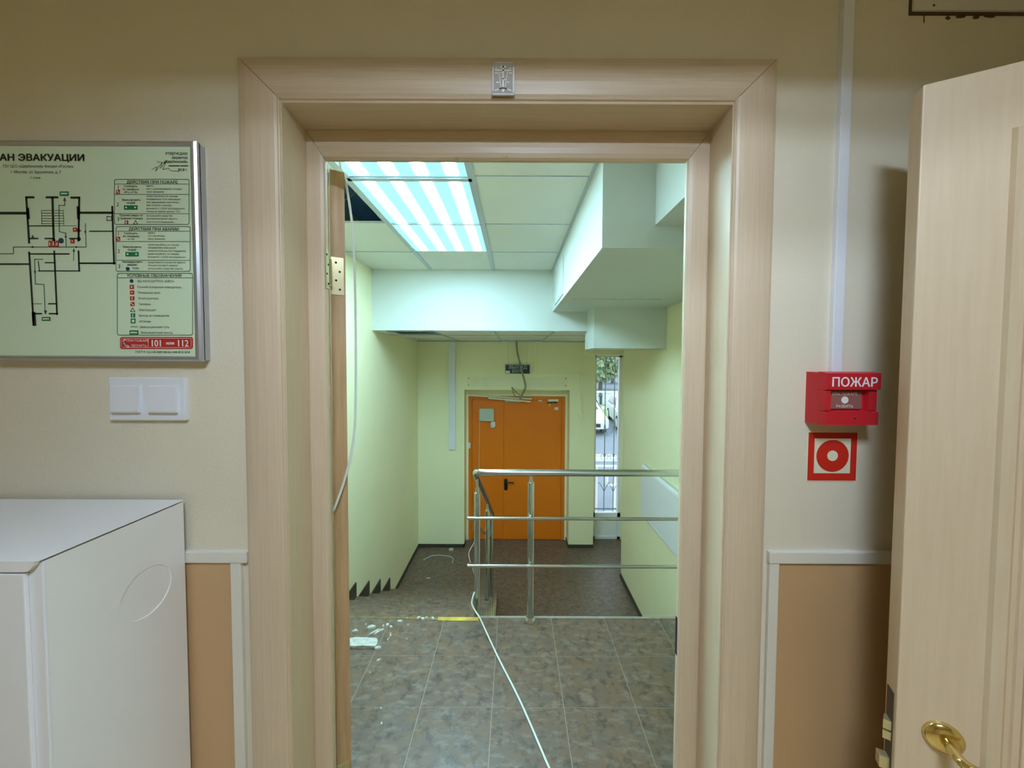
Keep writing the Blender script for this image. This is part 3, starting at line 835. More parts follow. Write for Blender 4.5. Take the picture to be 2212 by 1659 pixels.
# cables
wr = obj('hanging_cable', T(smoothpath([(-.470, .972, 2.30), (-.486, .968, 2.06), (-.474, .968, 2.01), (-.4575, .970, 1.90), (-.4525, .975, 1.78), (-.4535, .980, 1.55), (-.455, .975, 1.34), (-.460, .960, 1.24), (-.472, .938, 1.16), (-.490, .918, 1.092)], 8), .0034, 8), M['cable'], smooth=True)
tag(wr, 'white cable hanging loose by the edge of the outward-opened leaf', 'cable')
fc = obj('floor_cable', T(smoothpath([(.262, .93, .005), (.205, 1.05, .005), (.1312, 1.2166, .005), (.0329, 1.454, .005), (-.080, 1.688, .005), (-.168, 1.884, .005), (-.199, 1.952, .006), (-.228, 1.985, .020), (-.250, 2.005, .048),
        (-.246, 2.025, .078), (-.238, 2.045, .095)], 8), .0046, 8), M['cable'], smooth=True)
tag(fc, 'white cable snaking across the landing tiles to the first railing post', 'cable')
pw_ = obj('post_wire', T(smoothpath([(-.240, 2.070, .02), (-.239, 2.076, .11), (-.241, 2.078, .158), (-.250, 2.075, .21), (-.270, 2.07, .273), (-.276, 2.07, .325), (-.250, 2.075, .374), (-.236, 2.078, .42), (-.236, 2.078, .6)], 6), .0020, 6), M['cable'], smooth=True)
tag(pw_, 'thin pale wire bowing out from the first railing post on the stairs', 'wire')
hw = obj('ceiling_wire', T(smoothpath([(-1.32, 1.80, 2.52), (-1.15, 1.93, 2.405), (-1.0, 1.97, 2.40), (-.90, 1.95, 2.43), (-.86, 1.93, 2.5)], 6), .004, 6), M['black'])
tag(hw, 'black wire sagging in the gap of the missing ceiling tile', 'wire')
sp = obj('splinter_wire', T(smoothpath([(-.155, .866, 2.002), (-.13, .860, 1.9965), (-.10, .8575, 1.9935), (-.05, .8575, 1.9945), (-.018, .860, 2.003)], 6), .0011, 6), M['brass_pale'])
tag(sp, 'thin curl of wire on the lower edge of the frame head', 'wire')
lw = obj('wire_offcut', T(smoothpath([(-1.287, 4.795, ZL+.006), (-1.2, 4.89, ZL+.006), (-1.115, 4.913, ZL+.006), (-.96, 4.89, ZL+.006), (-.87, 4.83, ZL+.006), (-.865, 4.72, ZL+.006)], 6), .0035, 6), M['cable'], smooth=True)
tag(lw, 'bent white wire offcut lying on the floor below the stairs', 'wire')

def chip(cx, cy, cz, sx, sy, h, rot, label, group='plaster crumbs on the landing', name='plaster_chip', n=8):
    bm = bmesh.new()
    pts = []
    for i in range(n):
        a = 2*math.pi*i/n
        k = .78 + .4*random.random()
        x, y = sx*k*math.cos(a)/2, sy*k*math.sin(a)/2
        pts.append((x*math.cos(rot)-y*math.sin(rot), x*math.sin(rot)+y*math.cos(rot)))
    A = [bm.verts.new((cx+x, cy+y, cz)) for x, y in pts]
    Bv = [bm.verts.new((cx+x*.86, cy+y*.86, cz+h*(.7+.5*random.random()))) for x, y in pts]
    bm.faces.new(A[::-1])
    tp = bm.verts.new((cx, cy, cz+h*1.1))
    for i in range(n):
        j = (i+1) % n
        bm.faces.new((A[i], A[j], Bv[j], Bv[i])); bm.faces.new((Bv[i], Bv[j], tp))
    return tag(obj(name, bm, M['plaster_chip']), label, 'plaster chip', group)
# the large broken piece
bm = bmesh.new()
op = [(-.90, 1.738), (-.83, 1.734), (-.78, 1.741), (-.722, 1.736), (-.714, 1.752), (-.722, 1.778), (-.735, 1.792), (-.79, 1.789), (-.84, 1.796), (-.90, 1.788)]
extr_z(bm, op, 0, .016)
bmesh.ops.bevel(bm, geom=bm.edges[:], offset=.003, segments=1, affect='EDGES')
tag(obj('plaster_chip', bm, M['plaster_chip']), 'biggest flat slab of broken plaster on the landing tiles', 'plaster chip', 'plaster crumbs on the landing')
chip(-.767, 1.842, 0, .082, .018, .010, .75, 'long narrow plaster sliver behind the big slab')
chip(-.742, 1.846, 0, .060, .014, .009, .8, 'shorter narrow plaster sliver beside the long one')
chip(-.80, 1.880, 0, .05, .030, .008, .3, 'small plaster lump behind the slivers')
chip(-.875, 1.845, 0, .034, .022, .012, .2, 'small plaster lump behind the big slab')
chip(-.706, 1.737, 0, .036, .020, .008, .3, 'small plaster lump at the end of the big slab')
for (x, y, s) in ((-.552, 1.948, .030), (-.530, 1.944, .026), (-.508, 1.951, .020), (-.470, 1.948, .028), (-.652, 1.918, .036), (-.715, 1.896, .026), (-.735, 1.888, .018),
                  (-.690, 1.884, .020), (-.676, 1.836, .012), (-.672, 1.822, .013), (-.674, 1.806, .012), (-.676, 1.794, .014), (-.673, 1.664, .026), (-.690, 1.60, .010),
                  (-.60, 1.90, .012), (-.575, 1.80, .009), (-.57, 1.43, .012), (-.545, 1.37, .010), (-.84, 1.90, .014), (-.62, 1.95, .012)):
    chip(x, y, 0, s, s*.7, s*.3, random.random()*3, 'tiny crumb of plaster scattered on the landing tiles', n=6)
chip(-.945, 5.06, ZL, .085, .045, .02, .1, 'crumpled scrap of paper by the skirting below the stairs', 'scraps on the lower floor', 'paper_scrap')['category'] = 'paper scrap'
chip(-1.118, 4.39, ZL, .060, .018, .006, .3, 'thin pale sliver on the floor below the stairs', 'scraps on the lower floor', 'paper_scrap')['category'] = 'paper scrap'

# ================================================================== THINGS ON THE ROOM WALL
# white steel cabinet
cab = empty('metal_cabinet', (-1.08, .66, 0))
tag(cab, 'white metal cabinet standing against the wall under the switch', 'cabinet')
CX0, CX1, CY0, CY1, CZ = -1.42, -.758, .537, YW-.012, 1.178
obj('body', B((CX0, CX1, CY0+.004, CY1, 0.0, CZ-.0035), bev=.002), M['white_cab'], cab)
lid = extr_y(bmesh.new(), [(CX0-.001, CZ), (CX1+.0016, CZ), (CX1+.0016, CZ+.0015), (CX0-.001, CZ+.0015)], CY0-.001, CY1)
obj('lid', lid, M['white_cab'], cab)
lip = extr_y(bmesh.new(), [(CX0, CZ+.001), (CX1-.002, CZ+.001), (CX1-.004, CZ-.006), (CX1-.013, CZ-.015), (CX1-.018, CZ-.0165), (CX0, CZ-.0165)], CY0-.0035, CY0+.003)
obj('lid_lip', lip, M['white_cab'], cab)
dr_ = obj('door', B((CX0+.02, CX1-.022, CY0-.0025, CY0+.004, .05, CZ-.0205), bev=.002), M['white_cab'], cab)
obj('handle', B((CX0+.05, CX0+.07, CY0-.02, CY0-.001, .55, .68), bev=.004), M['grey_plastic'], dr_)
ky, kz, kr = .693, 1.020, .0495
kb = bmesh.new()
py0, py1, pz0_, pz1_ = CY0+.006, CY1-.001, .002, CZ-.0035
nk = 64
def edge_pt(a):
    dy, dz = math.cos(a), math.sin(a)
    t = min(((py1-ky)/dy if dy > 1e-9 else (py0-ky)/dy if dy < -1e-9 else 1e9), ((pz1_-kz)/dz if dz > 1e-9 else (pz0_-kz)/dz if dz < -1e-9 else 1e9))
    return (ky + dy*t, kz + dz*t)
angs = sorted([2*math.pi*i/nk for i in range(nk)] + [math.atan2(z-kz, y-ky) % (2*math.pi) for y in (py0, py1) for z in (pz0_, pz1_)])
ri, ro, rb = [], [], []
for a_ in angs:
    e = edge_pt(a_)
    ro.append(kb.verts.new((CX1+.0016, e[0], e[1])))
    ri.append(kb.verts.new((CX1+.0016, ky + kr*math.cos(a_), kz + kr*math.sin(a_))))
    rb.append(kb.verts.new((CX1-.0004, ky + (kr-.0008)*math.cos(a_), kz + (kr-.0008)*math.sin(a_))))
for i in range(len(angs)):
    j = (i+1) % len(angs)
    kb.faces.new((ri[i], ri[j], ro[j], ro[i])); kb.faces.new((rb[i], rb[j], ri[j], ri[i]))
obj('side_panel', kb, M['white_cab'], cab)

# double switch
sw = empty('light_switch', (-.836, YW, 1.36))
tag(sw, 'white double rocker switch under the evacuation plan', 'switch')
obj('switch_frame', B((-.923, -.749, .777, YW+.002, 1.361, 1.459), bev=.003), M['white'], sw)
for x in (-.8785, -.7945):
    obj('rocker_gap', B((x-.0325, x+.0325, .7765, .780, 1.3765, 1.4455)), M['white'], sw)
    r = bmesh.new()
    extr_x(r, [(.778, 1.380), (.7700, 1.380), (.7685, 1.384), (.7715, 1.438), (.7725, 1.4405), (.778, 1.4415)], x-.0318, x+.0300)
    obj('rocker', r, M['white'], sw)

# fire call point
fa = empty('fire_call_point', (.727, YW, 1.36))
tag(fa, 'red manual fire call point above the ring sign', 'fire alarm')
FX0, FX1, FZ0, FZ1 = .6695, .7885, 1.3620, 1.4790
def taper(x0, x1, z0, z1, y0, y1, inset=.003):
    bm = bmesh.new()
    a = [(x0, y1, z0), (x1, y1, z0), (x1, y1, z1), (x0, y1, z1)]
    b_ = [(x0+inset, y0, z0+inset), (x1-inset, y0, z0+inset), (x1-inset, y0, z1-inset), (x0+inset, y0, z1-inset)]
    return prism(bm, None, b_, a)
obj('back_box', taper(FX0, FX1, FZ0, FZ1, .753, YW+.002, .002), M['red'], fa)
obj('upper_cover', taper(FX0+.001, FX1+.004, 1.4385, FZ1+.001, .738, .756, .003), M['red'], fa)
obj('lower_cover', taper(FX0+.001, FX1+.001, FZ0, 1.3965, .738, .756, .003), M['red'], fa)
obj('side_cover', taper(FX0+.001, FX0+.017, 1.3945, 1.4405, .741, .756, .001), M['red'], fa)
obj('side_cover', taper(FX1-.020, FX1-.0005, 1.3945, 1.4405, .743, .756, .001), M['red'], fa)
bp = obj('break_plate', B((FX0+.017, FX1-.028, .7495, .7535, 1.3985, 1.4375)), M['clear_plate'], fa)
b = bmesh.new(); text_bm(b, 'ПОЖАР', .0272, .7325, .7375, 1.4485, 'CENTER', .0006, 0.98)
obj('lettering', b, M['white_print'], fa, keep=True)
for s_, z_ in (('ПРИ ПОЖАРЕ', 1.4285), ('РАЗБИТЬ', 1.4015)):
    obj('lettering', text_bm(bmesh.new(), s_, .0082, .7235, .7492, z_, 'CENTER', .0001), M['white_print'], bp, keep=True)
obj('dot', disc_y(.7235, 1.4180, .0078, .7488, .7496, 24), M['white_print'], bp)
obj('indicator', disc_y(.7360, 1.3790, .0017, .7372, .7385, 10), M['dark'], fa)

# ring sign
rs = empty('fire_alarm_sign', (.734, YW, 1.225))
tag(rs, 'square red and cream ring sign stuck below the call point', 'sign')
obj('backing', B((.6765, .7925, .7858, YW+.002, 1.2248, 1.3408)), M['cream_print'], rs)
obj('red_field', B((.6785, .7905, .7854, .786, 1.2268, 1.3385)), M['red_print'], rs)
obj('cream_field', B((.6925, .7760, .7850, .7856, 1.2440, 1.3250)), M['cream_print'], rs)
obj('red_disc', disc_y(.7343, 1.2845, .0372, .7846, .7852, 48), M['red_print'], rs)
obj('cream_disc', disc_y(.7340, 1.2850, .0122, .7842, .7848, 32), M['cream_print'], rs)

tk_ = obj('cable_trunking', B((.7180, .7415, .776, YW+.002, 1.478, 2.398), bev=.002), M['white'])
tag(tk_, 'slim white cable trunking rising from the red call point', 'cable trunking')

vt = empty('vent_cover', (1.03, YW, 2.275))
tag(vt, 'white vent cover with grimy edges high above the open pale door', 'vent')
obj('cover_frame', B((.8745, 1.19, .780, YW+.002, 2.276, 2.390), bev=.003), M['white_trim'], vt)
obj('grime_edge', B((.8700, 1.194, .7845, YW+.001, 2.270, 2.394)), M['dirt'], vt)
for i in range(2):
    obj('slat', B((.90, 1.165, .776, .7805, 2.320+i*.028, 2.335+i*.028)), M['white_trim'], vt)
obj('screw', disc_y(.917, 2.285, .0022, .7788, .7805, 8), M['dirt'], vt)

for gx, gz, gw, gh in ((.958, 2.2655, .012, .010), (.985, 2.2675, .030, .007), (1.02, 2.2665, .022, .009), (.905, 2.2635, .003, .022), (1.05, 2.268, .03, .005)):
    gb = bmesh.new(); n = 10
    ps = [(gx + gw/2*(.6+.5*random.random())*math.cos(2*math.pi*i/n), gz + gh/2*(.6+.5*random.random())*math.sin(2*math.pi*i/n)) for i in range(n)]
    obj('grime_spot', extr_y(gb, ps, YW-.0006, YW+.001), M['dirt'], vt)

# sticker with cross on the casing head
st = empty('cross_sticker', (-.028, .766, 2.072))
tag(st, 'small clear sticker with a silver cross on the door casing', 'sticker')
obj('film', B((-.0525, -.0030, .7632, .7650, 2.0755, 2.1480)), M['sticker'], st)
b = bmesh.new()
def sbar(bm, x0, z0, x1, z1, w, y=.7628):
    d_ = Vector((x1-x0, z1-z0)); d_.normalize(); n_ = Vector((-d_.y, d_.x))*w/2
    vs = [bm.verts.new((x, y, z)) for x, z in ((x0+n_.x, z0+n_.y), (x1+n_.x, z1+n_.y), (x1-n_.x, z1-n_.y), (x0-n_.x, z0-n_.y))]
    f = bm.faces.new(vs)
cx_, z0_ = -.0278, 2.0755
for a in ((-.0220,.0095,-.0220,.0600,.0022), (.0225,.0060,.0225,.0600,.0030), (-.0230,.0030,.0240,.0030,.0020), (-.016,.0690,.0200,.0690,.0012),
          (0,.014,0,.063,.0034), (-.018,.0530,.018,.0530,.0030), (-.005,.060,.006,.060,.0040), (-.0052,.0385,.0052,.0325,.0026), (-.0095,.050,-.0045,.018,.0016), (.0095,.051,.0045,.018,.0016),
          (-.018,.010,0,.0165,.0030), (.018,.010,0,.0165,.0030), (-.008,.014,.008,.014,.0040), (-.018,.047,-.0115,.047,.0024), (.0125,.047,.0195,.047,.0024), (-.015,.0275,-.0085,.0275,.0026), (.0090,.0275,.0135,.0275,.0026),
          (-.0175,.0570,-.0120,.0570,.0016), (.0110,.0570,.0180,.0570,.0016), (-.006,.0475,-.002,.0475,.0014)):
    sbar(b, cx_+a[0], z0_+a[1], cx_+a[2], z0_+a[3], a[4])
obj('cross_print', b, M['silver'], st, keep=True)
obj('skull_dot', disc_y(cx_, z0_+.0095, .0026, .7624, .7630, 12), M['silver'], st)

# ================================================================== EVACUATION PLAN
plan = empty('evacuation_plan', (-1.05, YW, 1.49))
tag(plan, 'framed pale green evacuation plan on the cream wall above the switch', 'evacuation plan')
PYF = .7672
# sheet layout units -> metres on the board
def U(u, v):
    s, t = u/1468, v/1659
    x = (1-s)*(1-t)*-1.1291 + s*(1-t)*-.6629 + (1-s)*t*-1.1531 + s*t*-.6759
    z = (1-s)*(1-t)*2.0015 + s*(1-t)*2.0035 + (1-s)*t*1.4743 + s*t*1.4764
    return x, z
UM = .00032
px0, px1, pz0, pz1 = -1.42, -.6975, 1.4965, 1.9775
fw = .0165
obj('backing', B((px0, px1, .772, YW+.002, pz0+.002, pz1-.002)), M['alu'], plan)
obj('sheet', B((px0+fw*.6, px1-fw*.6, .7678, .773, pz0+fw*.5, pz1-fw*.5)), M['plan_paper'], plan)
def frame_bar(p):
    return p
pf = [(0, .774), (0, .766), (.25, .7625), (.5, .7615), (.75, .7635), (1, .7680), (1, .774)]
def fring(f):
    bm = bmesh.new(); prism(bm, None, [f(s, y, 0) for s, y in pf], [f(s, y, 1) for s, y in pf]); return bm
obj('frame_bar', fring(lambda s, y, e: (px1 - s*fw, y, (pz0 + s*fw*.7) if e == 0 else (pz1 - s*fw*.7))), M['alu'], plan)
obj('frame_bar', fring(lambda s, y, e: (px0 + s*fw, y, (pz0 + s*fw*.7) if e == 0 else (pz1 - s*fw*.7))), M['alu'], plan)
obj('frame_bar', fring(lambda s, y, e: ((px0 + s*fw) if e == 0 else (px1 - s*fw), y, pz1 - s*fw*.7)), M['alu'], plan)
obj('frame_bar', fring(lambda s, y, e: ((px0 + s*fw) if e == 0 else (px1 - s*fw), y, pz0 + s*fw*.7)), M['alu'], plan)

def line(bm, pts, w, y=PYF):
    for (u0, v0), (u1, v1) in zip(pts, pts[1:]):
        x0, z0 = U(u0, v0); x1, z1 = U(u1, v1)
        d_ = Vector((x1-x0, z1-z0)); ln = d_.length
        if ln == 0: continue
        d_.normalize(); e = d_*w*UM*.45
        sbar(bm, x0-e.x, z0-e.y, x1+e.x, z1+e.y, w*UM, y)
def rect(bm, u0, v0, u1, v1, y=PYF):
    vs = [bm.verts.new((U(u, v)[0], y, U(u, v)[1])) for u, v in ((u0, v0), (u1, v0), (u1, v1), (u0, v1))]
    bm.faces.new(vs)
def tri(bm, pts, y=PYF):
    bm.faces.new([bm.verts.new((U(u, v)[0], y, U(u, v)[1])) for u, v in pts])
def circ(bm, u, v, r, y=PYF):
    x, z = U(u, v)
    bm.faces.new([bm.verts.new((x + r*UM*math.cos(i*math.pi/8), y, z + r*UM*math.sin(i*math.pi/8))) for i in range(16)])
def rbox(bm, u0, v0, u1, v1, w, r=14, y=PYF):
    p = [(a, b_) for a, b_ in rrect(u0, u1, v0, v1, r, 3)]
    line(bm, p + p[:1], w, y)
def txt(bm, s, u, v, h, al='LEFT', off=0, sx=1.0, y=PYF):
    x, z = U(u, v)
    text_bm(bm, s, h*UM*1.36, x, y, z - h*UM*.5, al, off*UM, sx)

ink = bmesh.new()
for p, w in (([(-300,568),(195,568)],18), ([(235,460),(185,460),(205,770)],14), ([(325,460),(400,460)],13), ([(365,460),(375,770)],15), ([(495,462),(550,462),(545,755)],14),
             ([(195,540),(200,600)],20), ([(542,530),(545,600)],20), ([(545,565),(780,565)],15), ([(777,525),(790,915)],13), ([(620,692),(780,692)],7), ([(205,655),(375,655)],7), ([(205,742),(265,742)],9),
             ([(315,742),(375,742)],9), ([(485,742),(545,742)],9), ([(205,848),(480,848)],9), ([(-300,918),(205,918)],11), ([(205,838),(236,1335)],13), ([(236,1262),(241,1335)],26), ([(378,830),(397,1265)],12),
             ([(545,830),(550,965)],12), ([(550,912),(795,912)],11), ([(270,965),(550,965)],7), ([(268,900),(276,965)],6), ([(315,908),(380,908)],7), ([(235,1262),(290,1262)],10), ([(345,1262),(400,1262)],10), ([(340,1193),(395,1193)],9)):
    line(ink, p, w)
circ(ink, 548, 745, 13)
tag(obj('printed_plan', ink, M['ink'], plan, keep=True), kind='stuff')
ink = bmesh.new()
txt(ink, 'ПЛАН ЭВАКУАЦИИ', 589, 190, 45, 'RIGHT', 2.6, 1.20)
obj('title_lettering', ink, M['ink'], plan, keep=True)

ln = bmesh.new()
for i in range(6):
    line(ln, [(290, 550+18*i), (362, 550+18*i)], 3.5); line(ln, [(380, 550+18*i), (440, 550+18*i)], 3.5)
for p, w in (([(290,550),(293,645)],3.5), ([(440,550),(445,650)],3.5), ([(375,655),(530,655)],3), ([(450,485),(450,515),(410,515),(413,695),(456,705),(460,795)],5),
             ([(-300,847),(97,847),(97,800),(597,800),(592,640)],5), ([(510,895),(513,815)],4), ([(316,1260),(307,1060),(247,1055),(243,885),(300,885)],5), ([(230,1193),(290,1193)],4),
             ([(740,592),(772,592),(772,618),(740,618),(740,592)],5), ([(905,1353),(950,1353)],4)):
    line(ln, p, w)
for c in (((450,458),(438,485),(462,485)), ((318,1268),(306,1240),(330,1240)), ((592,712),(584,690),(600,690)), ((513,808),(504,832),(522,832)), ((457,712),(449,735),(465,735)),
          ((210,800),(235,792),(235,808)), ((545,800),(525,792),(525,808)), ((245,990),(237,965),(253,965)), ((230,715),(218,738),(242,738))):
    tri(ln, c)
for a in ((792,338,1306,645), (803,660,1314,968), (812,982,1330,1412)): rbox(ln, *a, 4)
for (u0, u1, v) in ((792,1306,370), (792,1306,440), (795,1306,572), (804,1314,692), (805,1314,763), (808,1314,892), (813,1330,1013)):
    line(ln, [(u0, v), (u1, v)], 3.2)
for p in ([(1050,272),(1085,252),(1075,280),(1120,225),(1110,262),(1150,212),(1125,272),(1165,262),(1180,280),(1235,284)], [(1085,215),(1140,228),(1155,212)]):
    line(ln, p, 3)
tag(obj('printed_lines', ln, M['ink_line'], plan, keep=True), kind='stuff')

tx = bmesh.new()
txt(tx, 'ГБУ ЦСО «Щербинский» Филиал «Росток»', 510, 249, 19, 'RIGHT', .3, .92)
txt(tx, 'г. Москва, ул. Брусилова, д. 7', 424, 288, 19, 'RIGHT', .3, .95)
txt(tx, '1 этаж', 285, 326, 17, 'RIGHT', .3)
for s, v in (('УТВЕРЖДАЮ', 163), ('Директор', 190), ('«Щербинский»', 217), ('', 244), ('2018 г.', 272)):
    if s: txt(tx, s, 1297, v, 17, 'RIGHT', .4)
line(tx, [(1168, 246), (1240, 246)], 6); line(tx, [(1250, 246), (1297, 246)], 6)
for s, u, v in (('ДЕЙСТВИЯ ПРИ ПОЖАРЕ', 1052, 356), ('ДЕЙСТВИЯ ПРИ АВАРИИ', 1063, 677), ('УСЛОВНЫЕ ОБОЗНАЧЕНИЯ', 1066, 997)):
    txt(tx, s, u, v, 19, 'CENTER', .5, 1.08)
for s, u, v in (('1', 818, 390), ('2', 815, 507), ('3', 818, 608), ('1', 820, 708), ('2', 822, 828), ('3', 825, 932)):
    txt(tx, s, u, v, 26, 'CENTER', .5)
for s, u, v in (('Сообщить', 903, 384), ('по телефону', 904, 405), ('«01», «112»', 904, 424), ('Эвакуировать', 907, 477), ('людей', 905, 497), ('Принять меры по', 908, 583), ('тушению пожара', 908, 603),
                ('Сообщить', 905, 706), ('по телефону', 907, 726), ('«112»', 907, 745), ('Эвакуировать', 912, 799), ('людей', 912, 818), ('Ликвидировать', 915, 902), ('аварию', 915, 922), ('TOXI', 938, 947)):
    txt(tx, s, u, v, 14, 'CENTER', .3)
L1 = (('адрес;', 381), ('место возникновения пожара;', 402), ('свою фамилию.', 422), ('ориентируйтесь по знакам', 451), ('направления пути эвакуации;', 472), ('при задымлении пригнитесь', 493),
      ('или ползите к выходу;', 513), ('возьмите с собой пострадавших;', 535), ('покиньте здание школы, ТРЦ.', 556), ('используйте средства', 585), ('противопожарной защиты;', 605), ('обесточьте помещение.', 628),
      ('адрес;', 702), ('что случилось;', 723), ('свою фамилию.', 744), ('ориентируйтесь по знакам', 784), ('направления эвакуации;', 804), ('окажите помощь пострадавшим;', 826), ('ориентируйтесь по знакам;', 847),
      ('возьмите с собой пострадавших.', 868), ('предотвратите развитие аварии;', 905), ('обозначьте место аварии;', 926), ('используйте средства защиты.', 948))
for s, v in L1: txt(tx, s, 1012 if v < 650 else 1022, v, 13, 'LEFT', .25, .93)
for s, u, v in (('ВЫ НАХОДИТЕСЬ ЗДЕСЬ', 950, 1035), ('Ручной пожарный извещатель', 950, 1076), ('Пожарный кран', 952, 1115), ('Огнетушитель', 955, 1155), ('Телефон', 957, 1195), ('Электрощит', 958, 1235),
                ('Выход из помещения', 960, 1274), ('Аптечка', 962, 1315), ('Эвакуационный путь', 965, 1354), ('Эвакуационный выход', 970, 1393)):
    txt(tx, s, u, v, 15, 'LEFT', .3)
txt(tx, 'ГОСТ Р 12.2.143-2009 220-25-1448 ВСЗ 2018', 1312, 1531, 14, 'RIGHT', .4, 1.02)
line(tx, [(938,618),(952,643),(924,643),(938,618)], 4)
line(tx, [(918,1222),(902,1247),(934,1247),(918,1222)], 4)
tag(obj('printed_text', tx, M['ink'], plan, keep=True), kind='stuff')

for a in ((415,420,478,450), (292,1285,352,1312), (858,515,952,545), (868,835,960,865), (896,1378,958,1408), (905,1259,935,1288)):
    gn = bmesh.new(); rect(gn, *a); obj('green_symbol', gn, M['ink_green'], plan, keep=True)
gn = bmesh.new()
line(gn, [(908,1300),(934,1300),(934,1326),(908,1326),(908,1300)], 7)
obj('green_symbol', gn, M['ink_green'], plan, keep=True)
gl = bmesh.new()
for a in ((425,430,470,440), (300,1294,345,1303), (868,525,880,535), (930,525,942,535), (878,845,890,855), (938,845,950,855), (904,1389,950,1398), (917,1262,923,1286)): rect(gl, *a, y=PYF-.0004)
tag(obj('printed_pale', gl, M['plan_paper'], plan, keep=True), kind='stuff')
for a in ((338,757,360,800), (363,745,385,800), (388,757,410,800), (506,667,536,695), (489,746,518,775), (804,408,830,437), (863,618,888,645), (804,730,832,758), (897,1062,927,1090), (899,1101,929,1129), (900,1141,930,1169), (902,1181,931,1209)):
    rd = bmesh.new(); rect(rd, *a); obj('red_symbol', rd, M['ink_red'], plan, keep=True)
rd = bmesh.new()
tri(rd, ((535,670),(568,690),(535,697)))
obj('red_symbol', rd, M['ink_red'], plan, keep=True)
rw = bmesh.new()
for a in ((345,770,352,792), (370,760,378,792), (395,770,402,792), (912,1145,918,1165), (871,622,879,642)): rect(rw, *a, y=PYF-.0004)
circ(rw, 912, 1076, 6, PYF-.0004); circ(rw, 914, 1115, 5, PYF-.0004); circ(rw, 521, 681, 5, PYF-.0004); circ(rw, 503, 760, 5, PYF-.0004)
line(rw, [(908,1188),(924,1203)], 5, PYF-.0004); line(rw, [(811,415),(823,430)], 5, PYF-.0004); line(rw, [(812,737),(825,752)], 5, PYF-.0004)
tag(obj('printed_pale', rw, M['plan_paper'], plan, keep=True), kind='stuff')
for a in ((425, 757, 19), (910, 1035, 13), (884, 951, 14)):
    bl = bmesh.new(); circ(bl, *a); obj('blue_symbol', bl, M['ink_blue'], plan, keep=True)
rp = [U(a, b_) for a, b_ in rrect(832, 1332, 1425, 1508, 14, 4)]
ps = obj('phone_strip', extr_y(bmesh.new(), rp, PYF-.0003, .7682), M['ink_red'], plan)
pw = bmesh.new(); yy = PYF-.0007
rbox(pw, 842, 1434, 1322, 1499, 2.5, 10, yy); line(pw, [(1026, 1434), (1026, 1499)], 2.5, yy)
txt(pw, 'ПРИ ПОЖАРЕ', 955, 1450, 17, 'CENTER', .3, 1, yy); txt(pw, 'ЗВОНИТЬ', 962, 1485, 17, 'CENTER', .3, 1, yy)
txt(pw, '101', 1083, 1467, 47, 'CENTER', 1.4, .88, yy); txt(pw, 'или', 1178, 1467, 22, 'CENTER', 1.2, 1.1, yy); txt(pw, '112', 1264, 1467, 47, 'CENTER', 1.4, .88, yy)
line(pw, [(858,1447),(858,1462),(866,1480),(886,1494)], 8, yy); line(pw, [(856,1446),(870,1444)], 9, yy); line(pw, [(884,1488),(892,1492)], 11, yy)
obj('lettering', pw, M['white_print'], ps, keep=True)

# ================================================================== OUTSIDE THE WINDOW
ZG = -1.5
g = struct('ground_outside', B((-14, 30, 5.6, 90, ZG-.2, ZG)), M['asphalt'], 'pale paving outside the narrow window', 'ground')
la = struct('lawn_outside', B((-14, 30, 17.2, 23.6, ZG-.01, ZG+.04)), M['grass'], 'green lawn outside the narrow window', 'lawn')
kb_ = struct('kerb_outside', B((-8, 14, 10.2, 10.36, ZG-.02, ZG+.10), (-8, 14, 10.75, 10.83, ZG-.02, ZG+.05)), M['kerb'], 'white kerb across the paving outside', 'kerb')

